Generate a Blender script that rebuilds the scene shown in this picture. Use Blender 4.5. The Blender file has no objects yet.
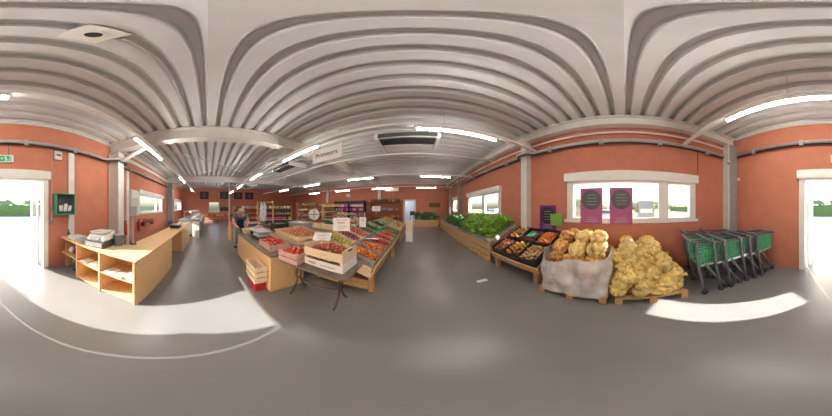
import bpy, math, random
from mathutils import Vector, Matrix, Euler
random.seed(7)
SC = bpy.context.scene
COL = SC.collection
PI = math.pi
R = math.radians
H = 1.57          # eye height
XR, XL, YB, YF, ZC = 3.0, -16.0, -3.1, 12.5, 3.92   # room

# ------------------------------------------------------------------ materials
def _n(nt, t, **kw):
    n = nt.nodes.new(t)
    for k, v in kw.items():
        n.inputs[k].default_value = v
    return n
def c3(r, g, b):
    f = lambda v: (v/255/12.92) if v/255 <= .04045 else ((v/255+.055)/1.055)**2.4
    return (f(r), f(g), f(b), 1)
def mat(name, col, rough=.6, scale=8, amt=.12, bump=0, metal=0, spec=.5, col2=None, stretch=None, detail=4, bscale=None, coat=0, trans=0, tint=0):
    m = bpy.data.materials.new(name); m.use_nodes = True
    nt = m.node_tree; b = nt.nodes['Principled BSDF']
    b.inputs['Roughness'].default_value = rough
    b.inputs['Metallic'].default_value = metal
    b.inputs['Specular IOR Level'].default_value = spec
    if coat: b.inputs['Coat Weight'].default_value = coat
    if trans: b.inputs['Subsurface Weight'].default_value = trans; b.inputs['Subsurface Radius'].default_value = (.02, .02, .01)
    tc = nt.nodes.new('ShaderNodeTexCoord')
    mp = nt.nodes.new('ShaderNodeMapping')
    nt.links.new(tc.outputs['Object'], mp.inputs[0])
    if stretch: mp.inputs['Scale'].default_value = stretch
    no = _n(nt, 'ShaderNodeTexNoise', Scale=scale, Detail=detail)
    nt.links.new(mp.outputs[0], no.inputs['Vector'])
    a = col2 if col2 else tuple(max(0, v*(1-amt)) for v in col[:3])+(1,)
    z = col if col2 else tuple(min(1, v*(1+amt)) for v in col[:3])+(1,)
    rp = nt.nodes.new('ShaderNodeValToRGB')
    rp.color_ramp.elements[0].position = .32; rp.color_ramp.elements[1].position = .68
    rp.color_ramp.elements[0].color = a; rp.color_ramp.elements[1].color = z
    nt.links.new(no.outputs[0], rp.inputs[0])
    out = rp.outputs[0]
    if tint:      # hue / value differs from one object to the next
        oi = nt.nodes.new('ShaderNodeObjectInfo')
        hs = nt.nodes.new('ShaderNodeHueSaturation')
        mr = nt.nodes.new('ShaderNodeMapRange'); mr.inputs[3].default_value = 1-tint; mr.inputs[4].default_value = 1+tint
        mh = nt.nodes.new('ShaderNodeMapRange'); mh.inputs[3].default_value = .5-tint*.07; mh.inputs[4].default_value = .5+tint*.07
        nt.links.new(oi.outputs['Random'], mr.inputs[0]); nt.links.new(oi.outputs['Random'], mh.inputs[0])
        nt.links.new(mr.outputs[0], hs.inputs['Value']); nt.links.new(mh.outputs[0], hs.inputs['Hue'])
        nt.links.new(out, hs.inputs['Color']); out = hs.outputs[0]
    nt.links.new(out, b.inputs['Base Color'])
    if bump:
        bp = _n(nt, 'ShaderNodeBump', Strength=bump, Distance=.02)
        n2 = _n(nt, 'ShaderNodeTexNoise', Scale=bscale or scale*3, Detail=5)
        nt.links.new(mp.outputs[0], n2.inputs['Vector'])
        nt.links.new(n2.outputs[0], bp.inputs['Height']); nt.links.new(bp.outputs[0], b.inputs['Normal'])
    return m
def emit(name, col, s):
    m = bpy.data.materials.new(name); m.use_nodes = True
    b = m.node_tree.nodes['Principled BSDF']
    b.inputs['Base Color'].default_value = col
    b.inputs['Emission Color'].default_value = col; b.inputs['Emission Strength'].default_value = s
    return m
def film(name, col, fac, rough=.15, bump=0, scale=6):
    """see-through sheet: part transparent, part glossy skin of the given colour"""
    m = bpy.data.materials.new(name); m.use_nodes = True
    nt = m.node_tree; b = nt.nodes['Principled BSDF']
    b.inputs['Base Color'].default_value = col; b.inputs['Roughness'].default_value = rough
    tr = nt.nodes.new('ShaderNodeBsdfTransparent'); mx = nt.nodes.new('ShaderNodeMixShader')
    tc = nt.nodes.new('ShaderNodeTexCoord')
    no = _n(nt, 'ShaderNodeTexNoise', Scale=scale, Detail=5); nt.links.new(tc.outputs['Object'], no.inputs['Vector'])
    if bump:
        bp = _n(nt, 'ShaderNodeBump', Strength=bump, Distance=.04)
        nt.links.new(no.outputs[0], bp.inputs['Height']); nt.links.new(bp.outputs[0], b.inputs['Normal'])
        mr = nt.nodes.new('ShaderNodeMapRange'); mr.inputs[1].default_value = .3; mr.inputs[2].default_value = .7
        mr.inputs[3].default_value = max(0, fac-.2); mr.inputs[4].default_value = min(1, fac+.2)
        nt.links.new(no.outputs[0], mr.inputs[0]); nt.links.new(mr.outputs[0], mx.inputs[0])
    else:
        mx.inputs[0].default_value = fac
    nt.links.new(tr.outputs[0], mx.inputs[1]); nt.links.new(b.outputs[0], mx.inputs[2])
    nt.links.new(mx.outputs[0], nt.nodes['Material Output'].inputs[0])
    return m

M = {}
M['wall'] = mat('orange_paint', (.55, .198, .12, 1), .75, 3, .06, .05, bscale=60)
M['ceil'] = mat('painted_steel_deck', (.61, .615, .62, 1), .5, 4, .03)
M['beam'] = mat('cream_steel', (.68, .665, .63, 1), .45, 4, .05)
M['greysteel'] = mat('grey_steel', (.33, .34, .34, 1), .45, 4, .08)
M['white'] = mat('white_pvc', (.78, .77, .74, 1), .4, 5, .04)
M['paper'] = mat('white_paper', (.8, .79, .77, 1), .8, 12, .05)
M['osb'] = mat('osb_board', c3(234, 200, 152), .5, 30, .2, .1, col2=c3(206, 160, 108), stretch=(1, 1, 2.2), detail=6)
M['wood'] = mat('pale_wood', c3(214, 176, 128), .65, 14, .15, .12, col2=c3(178, 138, 92), stretch=(1, 1, 6))
M['ply'] = mat('poplar_slat', c3(240, 222, 188), .65, 10, .1, .08, col2=c3(218, 190, 148), stretch=(3, 3, 12))
M['pallet'] = mat('pallet_wood', c3(205, 165, 115), .75, 10, .2, .2, col2=c3(160, 118, 74), stretch=(2, 2, 8))
M['brownwood'] = mat('brown_wood', c3(150, 84, 48), .55, 8, .2, .1, stretch=(1, 1, 5))
M['tabletop'] = mat('worn_dark_top', c3(112, 100, 88), .5, 9, .2, .1)
M['iron'] = mat('wrought_iron', c3(92, 72, 62), .55, 20, .2, metal=.5)
M['black'] = mat('black_plastic', (.022, .022, .024, 1), .4, 20, .2)
M['dark'] = mat('dark_grey', (.06, .06, .065, 1), .5, 14, .2)
M['grey'] = mat('grey_plastic', (.36, .37, .38, 1), .45, 12, .1)
M['cartgrey'] = mat('cart_frame_grey', c3(102, 104, 110), .42, 12, .15, metal=.3)
M['silver'] = mat('aluminium', (.62, .62, .62, 1), .32, 9, .05, metal=.85)
M['conduit'] = mat('conduit_grey', (.5, .5, .49, 1), .55, 12, .1)
M['tin'] = mat('galvanised_tray', (.42, .41, .39, 1), .45, 12, .12, metal=.5)
M['green'] = mat('green_plastic', c3(84, 190, 134), .4, 10, .08)
M['signgreen'] = mat('sign_green', c3(48, 140, 104), .4, 10, .05)
M['greencrate'] = mat('green_crate', c3(58, 130, 88), .5, 10, .1)
M['pink'] = mat('pink_crate', c3(198, 160, 150), .55, 12, .12)
M['red'] = mat('red_paint', c3(186, 38, 34), .4, 10, .08)
M['purple'] = mat('magenta_print', c3(170, 88, 138), .5, 14, .08)  # lightened and pinked in the colour, as posters backlit by the window
M['violet'] = mat('violet_print', c3(116, 40, 120), .5, 14, .08)
M['chalk'] = mat('chalkboard', c3(44, 50, 50), .7, 9, .15)
M['chalkgrey'] = mat('grey_disc_print', c3(86, 92, 92), .6, 9, .1)
M['limesheet'] = mat('lime_sheet', c3(122, 180, 70), .6, 10, .05)
M['blue'] = mat('blue_print', c3(70, 105, 160), .5, 10, .1)
M['teal'] = mat('teal_cloth', c3(92, 122, 132), .85, 30, .2)
M['navy'] = mat('navy_cloth', c3(46, 50, 72), .85, 30, .2)
M['jean'] = mat('pale_denim', c3(158, 164, 174), .85, 40, .15)
M['skin'] = mat('skin', c3(206, 150, 128), .55, 14, .08)
M['hair'] = mat('grey_hair', c3(168, 160, 152), .8, 40, .2)
M['shoe'] = mat('dark_shoe', (.04, .036, .034, 1), .5, 20, .2)
M['tube'] = emit('lit_tube', (1, .95, .87, 1), 120)
M['cooler'] = emit('cooler_lamp', (1, .93, .98, 1), 9)
M['tubefar'] = emit('lit_tube_dim', (1, .86, .76, 1), 45)  # dimmer, warmer emission for the tubes on the two far rails
M['exit'] = emit('exit_panel', c3(26, 150, 92), .35)
M['glass'] = film('clear_glass', (.9, .95, .95, 1), .07, .03)
M['counterglass'] = film('counter_glass', (.85, .9, .92, 1), .25, .05)
M['wrap'] = film('stretch_wrap', (.95, .945, .94, 1), .56, .18, .35, 4.5)
M['bag'] = film('milky_bag', (.88, .9, .93, 1), .75, .3, .6, 14)
M['outground'] = mat('outdoor_concrete', (.5, .49, .47, 1), .85, .6, .08)
M['field'] = mat('dry_field', c3(170, 168, 100), .95, .5, .15)
M['hedge'] = mat('hedge_leaf', c3(120, 152, 84), .8, 6, .4, .8, col2=c3(76, 110, 52))
M['tree'] = mat('tree_leaf', c3(150, 160, 130), .8, 3, .3, .6, col2=c3(112, 126, 100))  # leaf greens paled so the colour itself carries the distant haze
M['carwhite'] = mat('car_paint', (.5, .51, .53, 1), .25, 3, .03, coat=.5)
M['vangrey'] = mat('van_paint', (.22, .24, .27, 1), .25, 3, .03, coat=.5)
M['tyre'] = mat('tyre_rubber', (.02, .02, .02, 1), .7, 20, .2)
# produce
def prod(n, a, b, s=9, rough=.35, tint=.18, bump=0): return mat(n, c3(*a), rough, s, .1, bump, col2=c3(*b), tint=tint)
P = {
 'apple': prod('apple_skin', (188, 104, 72), (156, 62, 48), 14),
 'yellowapple': prod('yellow_apple_skin', (196, 186, 88), (168, 150, 62), 12),
 'tomato': prod('tomato_skin', (216, 98, 58), (190, 66, 42), 6, .25),
 'redtomato': prod('red_tomato_skin', (206, 52, 36), (178, 36, 28), 6, .25),
 'peach': prod('peach_skin', (226, 148, 62), (206, 100, 44), 16, .6),
 'onion': prod('onion_skin', (196, 138, 96), (160, 92, 66), 22, .4),
 'shallot': prod('shallot_skin', (190, 120, 84), (150, 80, 62), 22, .4),
 'redonion': prod('red_onion_skin', (150, 72, 76), (118, 48, 60), 20, .4),
 'potato': prod('potato_skin', (204, 166, 116), (168, 126, 82), 16, .8),
 'squash': prod('squash_skin', (206, 158, 80), (170, 112, 54), 10, .5),
 'melon': prod('melon_skin', (190, 184, 128), (146, 152, 92), 18, .6),
 'pepper': prod('green_pepper_skin', (62, 138, 58), (40, 104, 44), 8, .25),
 'carrot': prod('carrot_skin', (214, 120, 52), (190, 96, 40), 12, .5),
 'lettuce': mat('lettuce_leaf', c3(178, 212, 104), .5, 10, .2, .3, col2=c3(124, 174, 66), tint=.2),
 'dkleaf': mat('dark_leaf', c3(104, 144, 84), .55, 14, .2, .3, col2=c3(62, 100, 60), tint=.25),
 'paleleaf': mat('pale_leaf', c3(170, 188, 130), .55, 14, .2, .3, col2=c3(110, 140, 84), tint=.2),
 'leek': mat('leek_white', c3(206, 212, 170), .5, 6, .2, col2=c3(120, 150, 90)),
}
def netmat(name, a, b, gap):
    """potatoes seen through a stretched net: cell pattern of tubers with darker gaps"""
    m = bpy.data.materials.new(name); m.use_nodes = True
    nt = m.node_tree; bs = nt.nodes['Principled BSDF']; bs.inputs['Roughness'].default_value = .5
    tc = nt.nodes.new('ShaderNodeTexCoord')
    v = _n(nt, 'ShaderNodeTexNoise', Scale=18.0, Detail=3); nt.links.new(tc.outputs['Object'], v.inputs['Vector'])
    rp = nt.nodes.new('ShaderNodeValToRGB'); e = rp.color_ramp.elements
    e[0].position = .34; e[0].color = gap; e[1].position = .66; e[1].color = a
    mid = rp.color_ramp.elements.new(.47); mid.color = b
    nt.links.new(v.outputs[0], rp.inputs[0])
    oi = nt.nodes.new('ShaderNodeObjectInfo'); hs = nt.nodes.new('ShaderNodeHueSaturation')
    mr = nt.nodes.new('ShaderNodeMapRange'); mr.inputs[3].default_value = .82; mr.inputs[4].default_value = 1.15
    nt.links.new(oi.outputs['Random'], mr.inputs[0]); nt.links.new(mr.outputs[0], hs.inputs['Value'])
    nt.links.new(rp.outputs[0], hs.inputs['Color']); nt.links.new(hs.outputs[0], bs.inputs['Base Color'])
    w = _n(nt, 'ShaderNodeTexVoronoi', Scale=120.0); nt.links.new(tc.outputs['Object'], w.inputs['Vector'])
    bp = _n(nt, 'ShaderNodeBump', Strength=.4, Distance=.004); nt.links.new(w.outputs[0], bp.inputs['Height'])
    nt.links.new(bp.outputs[0], bs.inputs['Normal'])
    return m
M['net'] = netmat('yellow_net_sack', c3(240, 216, 140), c3(226, 194, 114), c3(184, 146, 80))
M['netsuntint'] = netmat('suntinted_net_sack', c3(246, 226, 160), c3(232, 200, 120), c3(190, 150, 76))  # paler copy of the net colours, standing in for sunlight on top sacks
M['netorange'] = netmat('orange_net_sack', c3(224, 180, 104), c3(200, 146, 76), c3(146, 98, 52))

def floor_mat():
    m = mat('polished_concrete', (.225, .222, .216, 1), .42, .7, .1, col2=(.185, .182, .176, 1), detail=5)
    nt = m.node_tree; b = nt.nodes['Principled BSDF']
    tc = nt.nodes.new('ShaderNodeTexCoord')
    n = _n(nt, 'ShaderNodeTexNoise', Scale=1.2, Detail=3); nt.links.new(tc.outputs['Object'], n.inputs['Vector'])
    mr = nt.nodes.new('ShaderNodeMapRange'); mr.inputs[3].default_value = .27; mr.inputs[4].default_value = .37
    nt.links.new(n.outputs[0], mr.inputs[0]); nt.links.new(mr.outputs[0], b.inputs['Roughness'])
    return m
M['floor'] = floor_mat()

# ------------------------------------------------------------------ mesh builder
class MB:
    def __init__(s): s.v = []; s.f = []
    def _add(s, vs, fs):
        o = len(s.v); s.v += [tuple(v) for v in vs]; s.f += [tuple(i+o for i in f) for f in fs]
        return s
    def box(s, a, b, mtx=None):
        x0, x1 = sorted((a[0], b[0])); y0, y1 = sorted((a[1], b[1])); z0, z1 = sorted((a[2], b[2]))
        vs = [Vector(p) for p in ((x0,y0,z0),(x1,y0,z0),(x1,y1,z0),(x0,y1,z0),(x0,y0,z1),(x1,y0,z1),(x1,y1,z1),(x0,y1,z1))]
        if mtx: vs = [mtx @ v for v in vs]
        return s._add(vs, [(0,3,2,1),(4,5,6,7),(0,1,5,4),(1,2,6,5),(2,3,7,6),(3,0,4,7)])
    def hexa(s, p):      # 8 points, bottom ring then top ring
        return s._add(p, [(0,3,2,1),(4,5,6,7),(0,1,5,4),(1,2,6,5),(2,3,7,6),(3,0,4,7)])
    def cyl(s, p0, p1, r0, r1=None, n=12):
        r1 = r0 if r1 is None else r1
        p0 = Vector(p0); p1 = Vector(p1); d = (p1-p0).normalized()
        u = d.orthogonal().normalized(); w = d.cross(u)
        vs = []
        for p, r in ((p0, r0), (p1, r1)):
            for i in range(n):
                t = 2*PI*i/n; vs.append(p+(u*math.cos(t)+w*math.sin(t))*r)
        fs = [(i, (i+1) % n, n+(i+1) % n, n+i) for i in range(n)]
        fs += [tuple(range(n-1, -1, -1)), tuple(range(n, 2*n))]
        return s._add(vs, fs)
    def tube(s, pts, r, n=8):
        pts = [Vector(p) for p in pts]; rings = []
        u = None
        for i, p in enumerate(pts):
            d = (pts[min(i+1, len(pts)-1)]-pts[max(i-1, 0)]).normalized()
            if u is None: u = d.orthogonal().normalized()
            u = (u-d*u.dot(d)).normalized(); w = d.cross(u)
            rr = r[i] if isinstance(r, (list, tuple)) else r
            rings.append([p+(u*math.cos(2*PI*k/n)+w*math.sin(2*PI*k/n))*rr for k in range(n)])
        vs = [v for g in rings for v in g]; fs = []
        for i in range(len(pts)-1):
            for k in range(n):
                fs.append((i*n+k, i*n+(k+1) % n, (i+1)*n+(k+1) % n, (i+1)*n+k))
        fs += [tuple(range(n-1, -1, -1)), tuple(range((len(pts)-1)*n, len(pts)*n))]
        return s._add(vs, fs)
    def lathe(s, prof, n=14, o=(0,0,0)):
        vs = []; fs = []
        for r, z in prof:
            for k in range(n):
                t = 2*PI*k/n; vs.append((o[0]+r*math.cos(t), o[1]+r*math.sin(t), o[2]+z))
        for i in range(len(prof)-1):
            for k in range(n):
                fs.append((i*n+k, i*n+(k+1) % n, (i+1)*n+(k+1) % n, (i+1)*n+k))
        fs += [tuple(range(n-1, -1, -1)), tuple(range((len(prof)-1)*n, len(prof)*n))]
        return s._add(vs, fs)
    def ball(s, c, rx, ry=None, rz=None, n=10, m=7, fn=None):
        ry = ry or rx; rz = rz or rx; vs = []; fs = []
        for i in range(1, m):
            a = PI*i/m
            for k in range(n):
                t = 2*PI*k/n
                d = Vector((math.sin(a)*math.cos(t), math.sin(a)*math.sin(t), math.cos(a)))
                q = fn(d) if fn else 1
                vs.append((c[0]+d.x*rx*q, c[1]+d.y*ry*q, c[2]+d.z*rz*q))
        top = len(vs); q = fn(Vector((0,0,1))) if fn else 1; vs.append((c[0], c[1], c[2]+rz*q))
        q = fn(Vector((0,0,-1))) if fn else 1; vs.append((c[0], c[1], c[2]-rz*q))
        for i in range(m-2):
            for k in range(n): fs.append((i*n+k, (i+1)*n+k, (i+1)*n+(k+1) % n, i*n+(k+1) % n))
        for k in range(n):
            fs.append((top, k, (k+1) % n)); fs.append((top+1, (m-2)*n+(k+1) % n, (m-2)*n+k))
        return s._add(vs, fs)
    def mesh(s, name, smooth=False):
        me = bpy.data.meshes.new(name); me.from_pydata(s.v, [], s.f); me.update()
        if smooth: me.polygons.foreach_set('use_smooth', [True]*len(me.polygons))
        return me
    def build(s, name, m, parent=None, smooth=False, world=True, bevel=0):
        me = s.mesh(name, smooth); me.materials.append(m)
        return link(name, me, parent, world, bevel)
def link(name, me, parent=None, world=True, bevel=0):
    o = bpy.data.objects.new(name, me); COL.objects.link(o)
    if parent:
        o.parent = parent
        if world: o.matrix_parent_inverse = parent.matrix_basis.inverted()
    if bevel:
        b = o.modifiers.new('bevel', 'BEVEL'); b.width = bevel; b.segments = 2; b.limit_method = 'ANGLE'
    return o
def tag(o, label, cat, group=None, kind=None):
    o['label'] = label; o['category'] = cat
    if group: o['group'] = group
    if kind: o['kind'] = kind
    return o
def thing(name, label, cat, loc=(0,0,0), rz=0, group=None):
    o = bpy.data.objects.new(name, None); COL.objects.link(o)
    o.location = loc; o.rotation_euler = (0, 0, rz); o.empty_display_size = .05
    return tag(o, label, cat, group)
def struct(name, mb, m, parent=None, **k):
    o = mb.build(name, m, parent, **k)
    if not parent: o['kind'] = 'structure'; o['category'] = name.split('_')[0]; o['label'] = SLAB.get(name, name.replace('_', ' ') + ' of the farm shop hall')
    return o
SLAB = {'floor': 'polished grey concrete floor of the shop hall', 'ceiling': 'white ribbed steel deck ceiling over the hall',
 'wall_back': 'orange wall with the entrance door and counter windows', 'wall_right': 'orange wall behind the sacks and vegetables',
 'wall_far': 'orange wall with the inner doorway and shelves', 'wall_left': 'distant orange wall with four blackboards'}
def copy_tree(o, parent=None, loc=None, rz=None, label=None, group=None, rot=None, scale=None):
    c = o.copy(); COL.objects.link(c)
    if parent: c.parent = parent
    else:
        if loc is not None: c.location = loc
        if rot is not None: c.rotation_euler = rot
        elif rz is not None: c.rotation_euler = (0, 0, rz)
        if scale is not None: c.scale = scale if isinstance(scale, (tuple, list)) else (scale,)*3
        if label: c['label'] = label
        if group: c['group'] = group
    for ch in list(o.children): copy_tree(ch, c)
    return c
def single(name, me, label, cat, loc, group=None, rot=(0,0,0), scale=(1,1,1)):
    o = bpy.data.objects.new(name, me); COL.objects.link(o)
    o.location = loc; o.rotation_euler = rot; o.scale = scale
    return tag(o, label, cat, group)

# wall frames: u runs along the wall, d goes into the room
def WP(w, u, d, z):
    return {'right': (XR-d, u, z), 'back': (u, YB+d, z), 'left': (XL+d, u, z), 'far': (u, YF-d, z)}[w]
def wbox(mb, w, u0, u1, d0, d1, z0, z1): return mb.box(WP(w, u0, d0, z0), WP(w, u1, d1, z1))
def wall(w, u0, u1, holes, th=.22):
    mb = MB(); us = sorted({u0, u1}|{h[0] for h in holes}|{h[1] for h in holes})
    for a, b in zip(us, us[1:]):
        hs = [h for h in holes if h[0] <= a+1e-6 and h[1] >= b-1e-6]
        z = 0
        for h in sorted(hs, key=lambda h: h[2]):
            if h[2] > z: wbox(mb, w, a, b, -th, 0, z, h[2])
            z = h[3]
        wbox(mb, w, a, b, -th, 0, z, ZC+.2)
    return struct('wall_'+w, mb, M['wall'])

# ------------------------------------------------------------------ room shell
struct('floor', MB().box((XL-.2, YB-.3, -.2), (XR+.3, YF+.2, 0)), M['floor'])
DOOR = (-1.05, .66, 0, 2.27)
WR = [(-1.78, 1.36), (4.0, 7.2), (8.9, 10.35)]
WB = [(-8.6, -5.3), (-15.0, -11.8)]
wall('back', XL-.22, XR+.22, [DOOR]+[(a, b, 1.33, 2.22) for a, b in WB])
wall('right', YB, YF, [(a, b, 1.27, 2.22) for a, b in WR])
wall('far', XL-.22, XR+.22, [(-1.05, -.12, 0, 2.25)])
wall('left', YB, YF, [(.1, 1.34, 1.1, 2.3)])
cm = MB(); p = .32; prof = []
y = YB-.1
while y < YF+.1:
    prof += [(y, ZC), (y+.17, ZC), (y+.215, ZC+.12), (y+.275, ZC+.12)]; y += p
n = len(prof); vs = []
for (yy, zz) in prof: vs += [(XL-.1, yy, zz), (XR+.1, yy, zz)]
cm._add(vs, [(2*i, 2*i+1, 2*i+3, 2*i+2) for i in range(n-1)])
cm.box((XL-.3, YB-.3, ZC+.14), (XR+.3, YF+.3, ZC+.3))
struct('ceiling', cm, M['ceil'])

# frames: columns and beams (white H sections)
def hcol(name, x, y, zt, along, m, w=.24, dpt=.34):
    mb = MB(); f = .03
    if along == 'y':       # flanges face +-y
        mb.box((x-w/2, y-dpt/2, 0), (x+w/2, y-dpt/2+f, zt)); mb.box((x-w/2, y+dpt/2-f, 0), (x+w/2, y+dpt/2, zt)); mb.box((x-.012, y-dpt/2+f, 0), (x+.012, y+dpt/2-f, zt))
    else:
        mb.box((x-dpt/2, y-w/2, 0), (x-dpt/2+f, y+w/2, zt)); mb.box((x+dpt/2-f, y-w/2, 0), (x+dpt/2, y+w/2, zt)); mb.box((x-dpt/2+f, y-.012, 0), (x+dpt/2-f, y+.012, zt))
    return struct(name, mb, m)
def hbeam(name, x, y0, y1, z0, z1, m, w=.2):
    mb = MB(); f = .03
    mb.box((x-w/2, y0, z0), (x+w/2, y1, z0+f)); mb.box((x-w/2, y0, z1-f), (x+w/2, y1, z1)); mb.box((x-.015, y0, z0+f), (x+.015, y1, z1-f))
    return struct(name, mb, m)
struct('trim_1', MB().box((-3.33, -3.09, 0), (-3.59, -2.65, 3.5)).box((-3.31, -2.7, 0), (-3.61, -2.66, 3.5)).box((-3.31, -3.09, 0), (-3.61, -3.05, 3.5)), M['beam'])
hcol('trim_2', -9.75, -2.87, 3.5, 'y', M['greysteel'], .26, .44)
hbeam('trim_3', -3.42, YB+.02, YF-.02, 3.52, ZC-.01, M['beam'], .26)
hbeam('trim_4', -9.7, YB+.02, YF-.02, 3.52, ZC-.01, M['beam'], .26)
hbeam('trim_5', 2.86, YB+.02, YF-.02, 3.62, ZC-.01, M['beam'], .2)
struct('trim_6', MB().box((2.78, 2.52, 0), (2.98, 2.74, 3.6)), M['beam'])
hcol('trim_7', 2.88, 8.45, 3.6, 'x', M['greysteel'], .26, .22)
hcol('trim_8', 2.88, 10.75, 3.6, 'x', M['greysteel'], .26, .22)
struct('trim_9', MB().box((2.7, -3.09, 0), (2.98, -2.8, 3.6)), M['greysteel'])
struct('trim_22', MB().box((2.74, -2.8, 0), (2.98, -2.755, 3.6)), M['beam'])
for k, x in ((10, -3.5), (11, -9.7)):
    struct('trim_%d' % k, MB().box((x-.13, YF-.26, 2.2), (x+.13, YF-.01, 3.5)), M['beam'])
struct('trim_12', MB().box((XL+.02, YB+.005, ZC-.07), (2.7, YB+.05, ZC-.005)), M['beam'])
struct('trim_13', MB().box((XL+.02, YF-.05, ZC-.07), (2.7, YF-.005, ZC-.005)), M['beam'])
struct('trim_14', MB().box((-9.55, YB+.005, 3.5), (-3.65, YB+.1, 3.66)), M['beam'])
# haunch brackets where beam meets column
for k, x in ((15, -3.42), (16, -9.7)):
    mb = MB(); mb.hexa([(x-.08, -2.66, 3.1), (x+.08, -2.66, 3.1), (x+.08, -1.5, 3.5), (x-.08, -1.5, 3.5),
                        (x-.08, -2.66, 3.16), (x+.08, -2.66, 3.16), (x+.08, -1.4, 3.52), (x-.08, -1.4, 3.52)])
    struct('trim_%d' % k, mb, M['beam'])
# vertical cable posts standing on the back wall
for k, x in ((17, -1.83), (18, -4.42)):
    struct('trim_%d' % k, MB().box((x-.09, YB+.003, .02), (x+.09, YB+.05, 3.14)), M['beam'])
# bracing rods under the deck
mb = MB(); mb.cyl((-3.6, -2.4, 3.72), (-9.5, 4.2, 3.72), .018, n=6); struct('trim_19', mb, M['beam'])
mb = MB(); mb.cyl((-9.5, -2.4, 3.66), (-3.6, 4.2, 3.66), .018, n=6); struct('trim_20', mb, M['beam'])
mb = MB(); mb.cyl((-3.2, 4.4, 3.72), (2.6, 12.2, 3.72), .018, n=6); struct('trim_21', mb, M['beam'])

# windows
wn = [0]
def window(w, a, b, z0, z1, mulls, shutter=True, panes=True):
    wn[0] += 1
    root = bpy.data.objects.new('window_%d' % wn[0], None); COL.objects.link(root)
    root.location = WP(w, (a+b)/2, 0, z0); root['kind'] = 'structure'; root['category'] = 'window'
    root['label'] = WLAB[wn[0]]
    f = MB(); t = .16 if b-a > 2 else .07; q = .07
    wbox(f, w, a, a+t, -.12, .03, z0, z1); wbox(f, w, b-t, b, -.12, .03, z0, z1)
    wbox(f, w, a+t, b-t, -.12, .03, z0, z0+q); wbox(f, w, a+t, b-t, -.12, .03, z1-q, z1)
    for (c, wd) in mulls: wbox(f, w, c-wd/2, c+wd/2, -.1, .0, z0+q, z1-q)
    f.build('window_frame', M['white'], root)
    edges = [a+t]+[e for c, wd in mulls for e in (c-wd/2, c+wd/2)]+[b-t]
    for i in range(0, len(edges), 2):
        g = MB(); wbox(g, w, edges[i]-.01, edges[i+1]+.01, -.06, -.045, z0+q-.01, z1-q+.01); g.build('pane', M['glass'], root)
    s = MB(); wbox(s, w, a-.08, b+.08, 0, .04, z0-.05, z0+.02); s.build('window_sill', M['white'], root)
    if shutter:
        s = MB(); wbox(s, w, a-.05, b+.05, 0, .13, z1-.01, z1+.2); s.build('shutter_box', M['white'], root, bevel=.02)
WLAB = {1: 'wide window beside the potato sacks, two round-print posters on it', 2: 'wide window above the heaped lettuces', 3: 'narrow window in the far corner between two grey columns',
        4: 'wide window behind the long counter beside the electrical boxes', 5: 'distant window above the refrigerated counter', 6: 'bright window between two blackboards on the distant wall'}
window('right', WR[0][0], WR[0][1], 1.27, 2.22, [(-.93, .24)])
window('right', WR[1][0], WR[1][1], 1.27, 2.22, [(5.4, .24)])
window('right', WR[2][0], WR[2][1], 1.27, 2.22, [])
window('back', WB[0][0], WB[0][1], 1.33, 2.22, [(-7.6, .22)])
window('back', WB[1][0], WB[1][1], 1.33, 2.22, [(-13.8, .22)])
window('left', .1, 1.34, 1.1, 2.3, [], False)

# entrance door
d1 = bpy.data.objects.new('door_1', None); COL.objects.link(d1); d1.location = (-.2, YB, 0)
d1['kind'] = 'structure'; d1['category'] = 'door'; d1['label'] = 'entrance doorway with one glazed and one solid leaf folded open outward'
f = MB(); a, b, _, zt = DOOR
wbox(f, 'back', a-.12, a+.012, -.225, .04, 0, zt); wbox(f, 'back', b-.012, b+.12, -.225, .04, 0, zt); wbox(f, 'back', a+.012, b-.012, -.225, .04, zt-.03, zt)
f.build('door_frame', M['white'], d1)
s = MB(); wbox(s, 'back', a-.16, b+.16, 0, .14, zt, zt+.21); s.build('shutter_box', M['white'], d1, bevel=.02)
for sx in (a+.055, b-.045):
    lf = MB(); y0, y1 = YB-.23, YB-1.05; t = .045/2
    lf.box((sx-t, y0, .02), (sx+t, y0-.09, zt-.04)); lf.box((sx-t, y1, .02), (sx+t, y1+.09, zt-.04))
    lf.box((sx-t, y0-.09, .02), (sx+t, y1+.09, .3)); lf.box((sx-t, y0-.09, zt-.13), (sx+t, y1+.09, zt-.04))
    lf.box((sx-t, y0-.09, .98), (sx+t, y1+.09, 1.08))
    L = lf.build('door_leaf', M['white'], d1)
    g = MB(); g.box((sx-.006, y0-.08, 1.07 if sx < 0 else .29), (sx+.006, y1+.08, zt-.12));
    if sx < 0: MB().box((sx-.014, y0-.085, .29), (sx+.014, y1+.085, .985)).build('lower_panel', M['white'], L, world=False)
    gl = g.build('pane' if sx < 0 else 'panel', M['glass'] if sx < 0 else M['white'], L, world=False)  # right leaf filled with a solid panel, so it blocks the sun
    gl.matrix_parent_inverse = Matrix()
    sd = 1 if sx < 0 else -1
    h = MB(); h.tube([(sx+sd*.02, y1+.045, .95), (sx+sd*.07, y1+.045, .95), (sx+sd*.07, y1+.045, 1.25), (sx+sd*.02, y1+.045, 1.25)], .012); h.build('door_handle', M['silver'], L, world=False)
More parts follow.
